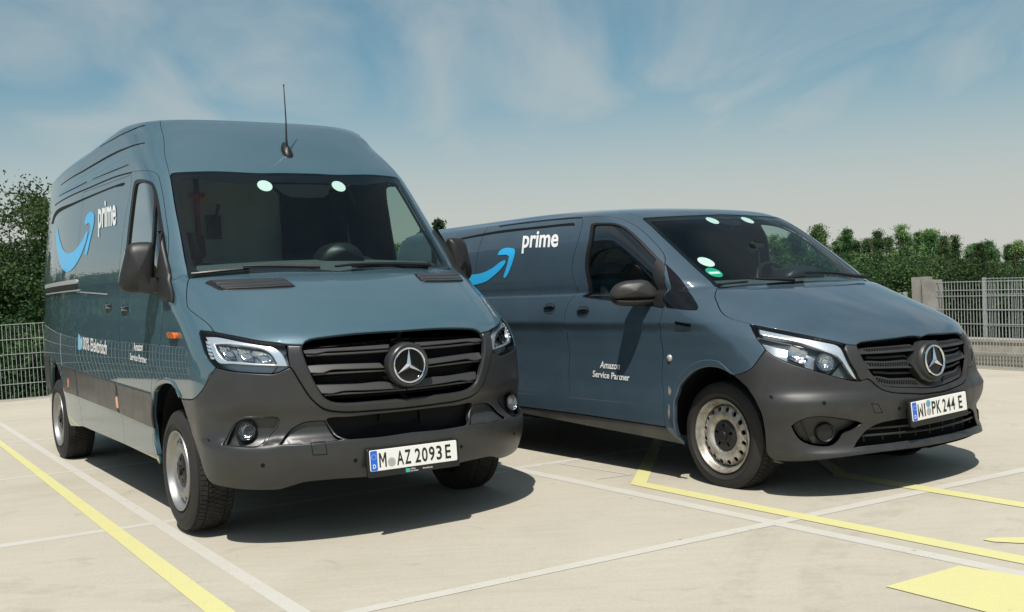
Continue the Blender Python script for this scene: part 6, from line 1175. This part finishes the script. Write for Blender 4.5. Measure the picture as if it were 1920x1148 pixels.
    for x, y, z, fl, sp in ((-3.2, -.74, .334, False, 1.3), (.0, .745, .345, True, .5), (-3.2, .74, .34, True, 2.)):
        c = copy_tree(w, root); put_wheel(c, x, y, z, fl, sp)
    for sd in (-1, 1): wheel_house(root, 0, .38, .50, .92, .405, sd); wheel_house(root, -3.2, .38, .5, .90, .40, sd)
    vv = np.linspace(.18, vm, 40); E_ = K.P(np.array([s_end(K, v) for v in vv]), vv); Pn = [tuple(p) for p in E_]; Pf = [(p[0], -p[1], p[2]) for p in Pn[::-1]]; mb = MB(); mb.add(Pn + Pf, [tuple(range(2 * len(Pn)))]); mb.build('rear_doors', PM, root)
    mb = MB(); mb.box((-1.9, 0, .34), (4.2, 1.0, .20)); mb.box((-1.6, 0, .36), (2.4, 1.74, .10)); mb.box((-3.9, 0, .40), (.5, 1.5, .12)); mb.box((.50, 0, .33), (.34, 1.1, .12)); mb.build('underbody', 'matte_black', root)
    mb = MB(); mb.box((.33, 0, .60), (.72, 1.0, .48)); mb.build('engine_bay', 'matte_black', root)
    vh = float(T['hood_gr'][-1][1]) - .03; surf('front_shield', K, [np.array([(0, .14), (.85, .14), (.95, .40), (.58, vh - .05), (0, vh)])], 'matte_black', root, off=-.11, thick=-.08, center=True, gap=0, step=.1)
    slab_liner('body_liner', K, [body], 'cab_trim', bs, -.05); slab_liner('door_liner', K, [door, inset(win, -.012)], 'cab_trim', (dn, df), -.045); surf('headliner', K, [roofpart], 'cab_trim', root, off=-.05, thick=.004, step=.1, center=True)
    bulkhead(K, root, -1.55, .40, 1.80, 'cab_trim')
    d = MB(); prof = [(-.06, 1.18), (-.16, 1.235), (-.35, 1.27), (-.52, 1.28), (-.62, 1.25), (-.70, 1.16), (-.72, .9), (-.6, .6)]; ys = np.linspace(-.80, .80, 25)
    V = [(x + .09 * (1 - (y / .8) ** 2) - .05, y, z) for x, z in prof for y in ys]; n = len(ys); d.add(V, [(i * n + j, i * n + j + 1, (i + 1) * n + j + 1, (i + 1) * n + j) for i in range(len(prof) - 1) for j in range(n - 1)]); da = d.build('dashboard', 'dash_grey', root, smooth=R(50))
    a = np.linspace(0, math.pi, 15); P = [(-.42, .38 + .20 * math.cos(q), 1.27 + .09 * math.sin(q)) for q in a]; V, F = pillow(P, (1, 0, 0), .10, .16, 4, 3); mb = MB(); mb.add(V, F); mb.build('instrument_hood', 'black_plastic', da, smooth=R(60))
    mb = MB(); C0 = Vector((-.62, .38, 1.22)); t = [(C0 + Vector((-.09 * math.sin(q), .19 * math.cos(q), .17 * math.sin(q)))) for q in np.linspace(0, 2 * math.pi, 33)]; mb.tube([tuple(q) for q in t], .015, 8, False); mb.build('steering_wheel', 'black_plastic', root, smooth=R(60))
    seat(root, -1.0, .40, .66); seat(root, -1.0, -.42, .62)
    mb = MB(); mb.tube([(-.45, .02, 1.30), (-.46, .02, 1.47)], .006, 6); mb.box((-.46, .02, 1.52), (.03, .075, .05)); mb.tube([(-.44, -.055, 1.50), (-.45, .0, 1.51)], .012, 6); mb.tube([(-.42, -.09, 1.49), (-.435, -.055, 1.50)], .035, 10); o = mb.build('phone_holder', 'black_plastic', None, smooth=R(40)); o.matrix_world = root.matrix_basis.copy(); tag(o, 'black phone holder on a thin stalk behind the low van windscreen', 'phone holder')
    return root
def upper_at(P, s):
    v = [P[i - 1][1] + (P[i][1] - P[i - 1][1]) * (s - P[i - 1][0]) / (P[i][0] - P[i - 1][0]) for i in range(len(P)) if (P[i - 1][0] - s) * (P[i][0] - s) < 0]; return max(v) if v else None
def lower_at(P, s):
    v = [P[i - 1][1] + (P[i][1] - P[i - 1][1]) * (s - P[i - 1][0]) / (P[i][0] - P[i - 1][0]) for i in range(len(P)) if (P[i - 1][0] - s) * (P[i][0] - s) < 0]; return min(v) if v else None
def mirror_low(K, T, root, far):
    m = empty('wing_mirror'); m.parent = root; fy = -1 if far else 1
    xo = lambda y: -.49 + .62 * (y + .90)
    ray = lambda y, z: (y, z)
    up = [(-1.155, 1.200), (-1.145, 1.248), (-1.118, 1.282), (-1.075, 1.301), (-1.02, 1.307), (-.97, 1.306), (-.945, 1.298), (-.92, 1.272), (-.890, 1.232), (-.878, 1.205), (-.879, 1.183), (-1.02, 1.186), (-1.145, 1.190)]
    lo = [(-1.152, 1.186), (-1.125, 1.156), (-1.03, 1.140), (-.93, 1.148), (-.885, 1.165), (-.88, 1.182)]
    P = smooth_closed(np.array(up), .012, 60); P3 = [(xo(y), y * fy, z) for y, z in P]; V, F = pillow(P3, (1, -.62 * fy, 0), .075, .05, 6, 2.2); mb = MB(); mb.add(V, F); mb.build('mirror_housing', 'mirror_plastic', m, smooth=R(60))
    P = smooth_closed(np.array(lo), .012, 60); P3 = [(xo(y), y * fy, z) for y, z in P]; V, F = pillow(P3, (1, -.62 * fy, 0), .060, .05, 5, 2.4); mb = MB(); mb.add(V, F); mb.build('mirror_underside', 'black_plastic', m, smooth=R(60))
    mb = MB(); mb.tube([(xo(-.93), -.945 * fy, 1.165), (-.46, -.88 * fy, 1.172), (-.42, -.82 * fy, 1.18)], [.030, .026, .032], 8); mb.build('mirror_arm', 'black_plastic', m, smooth=R(50))
build_place()
build_tall()
build_low()
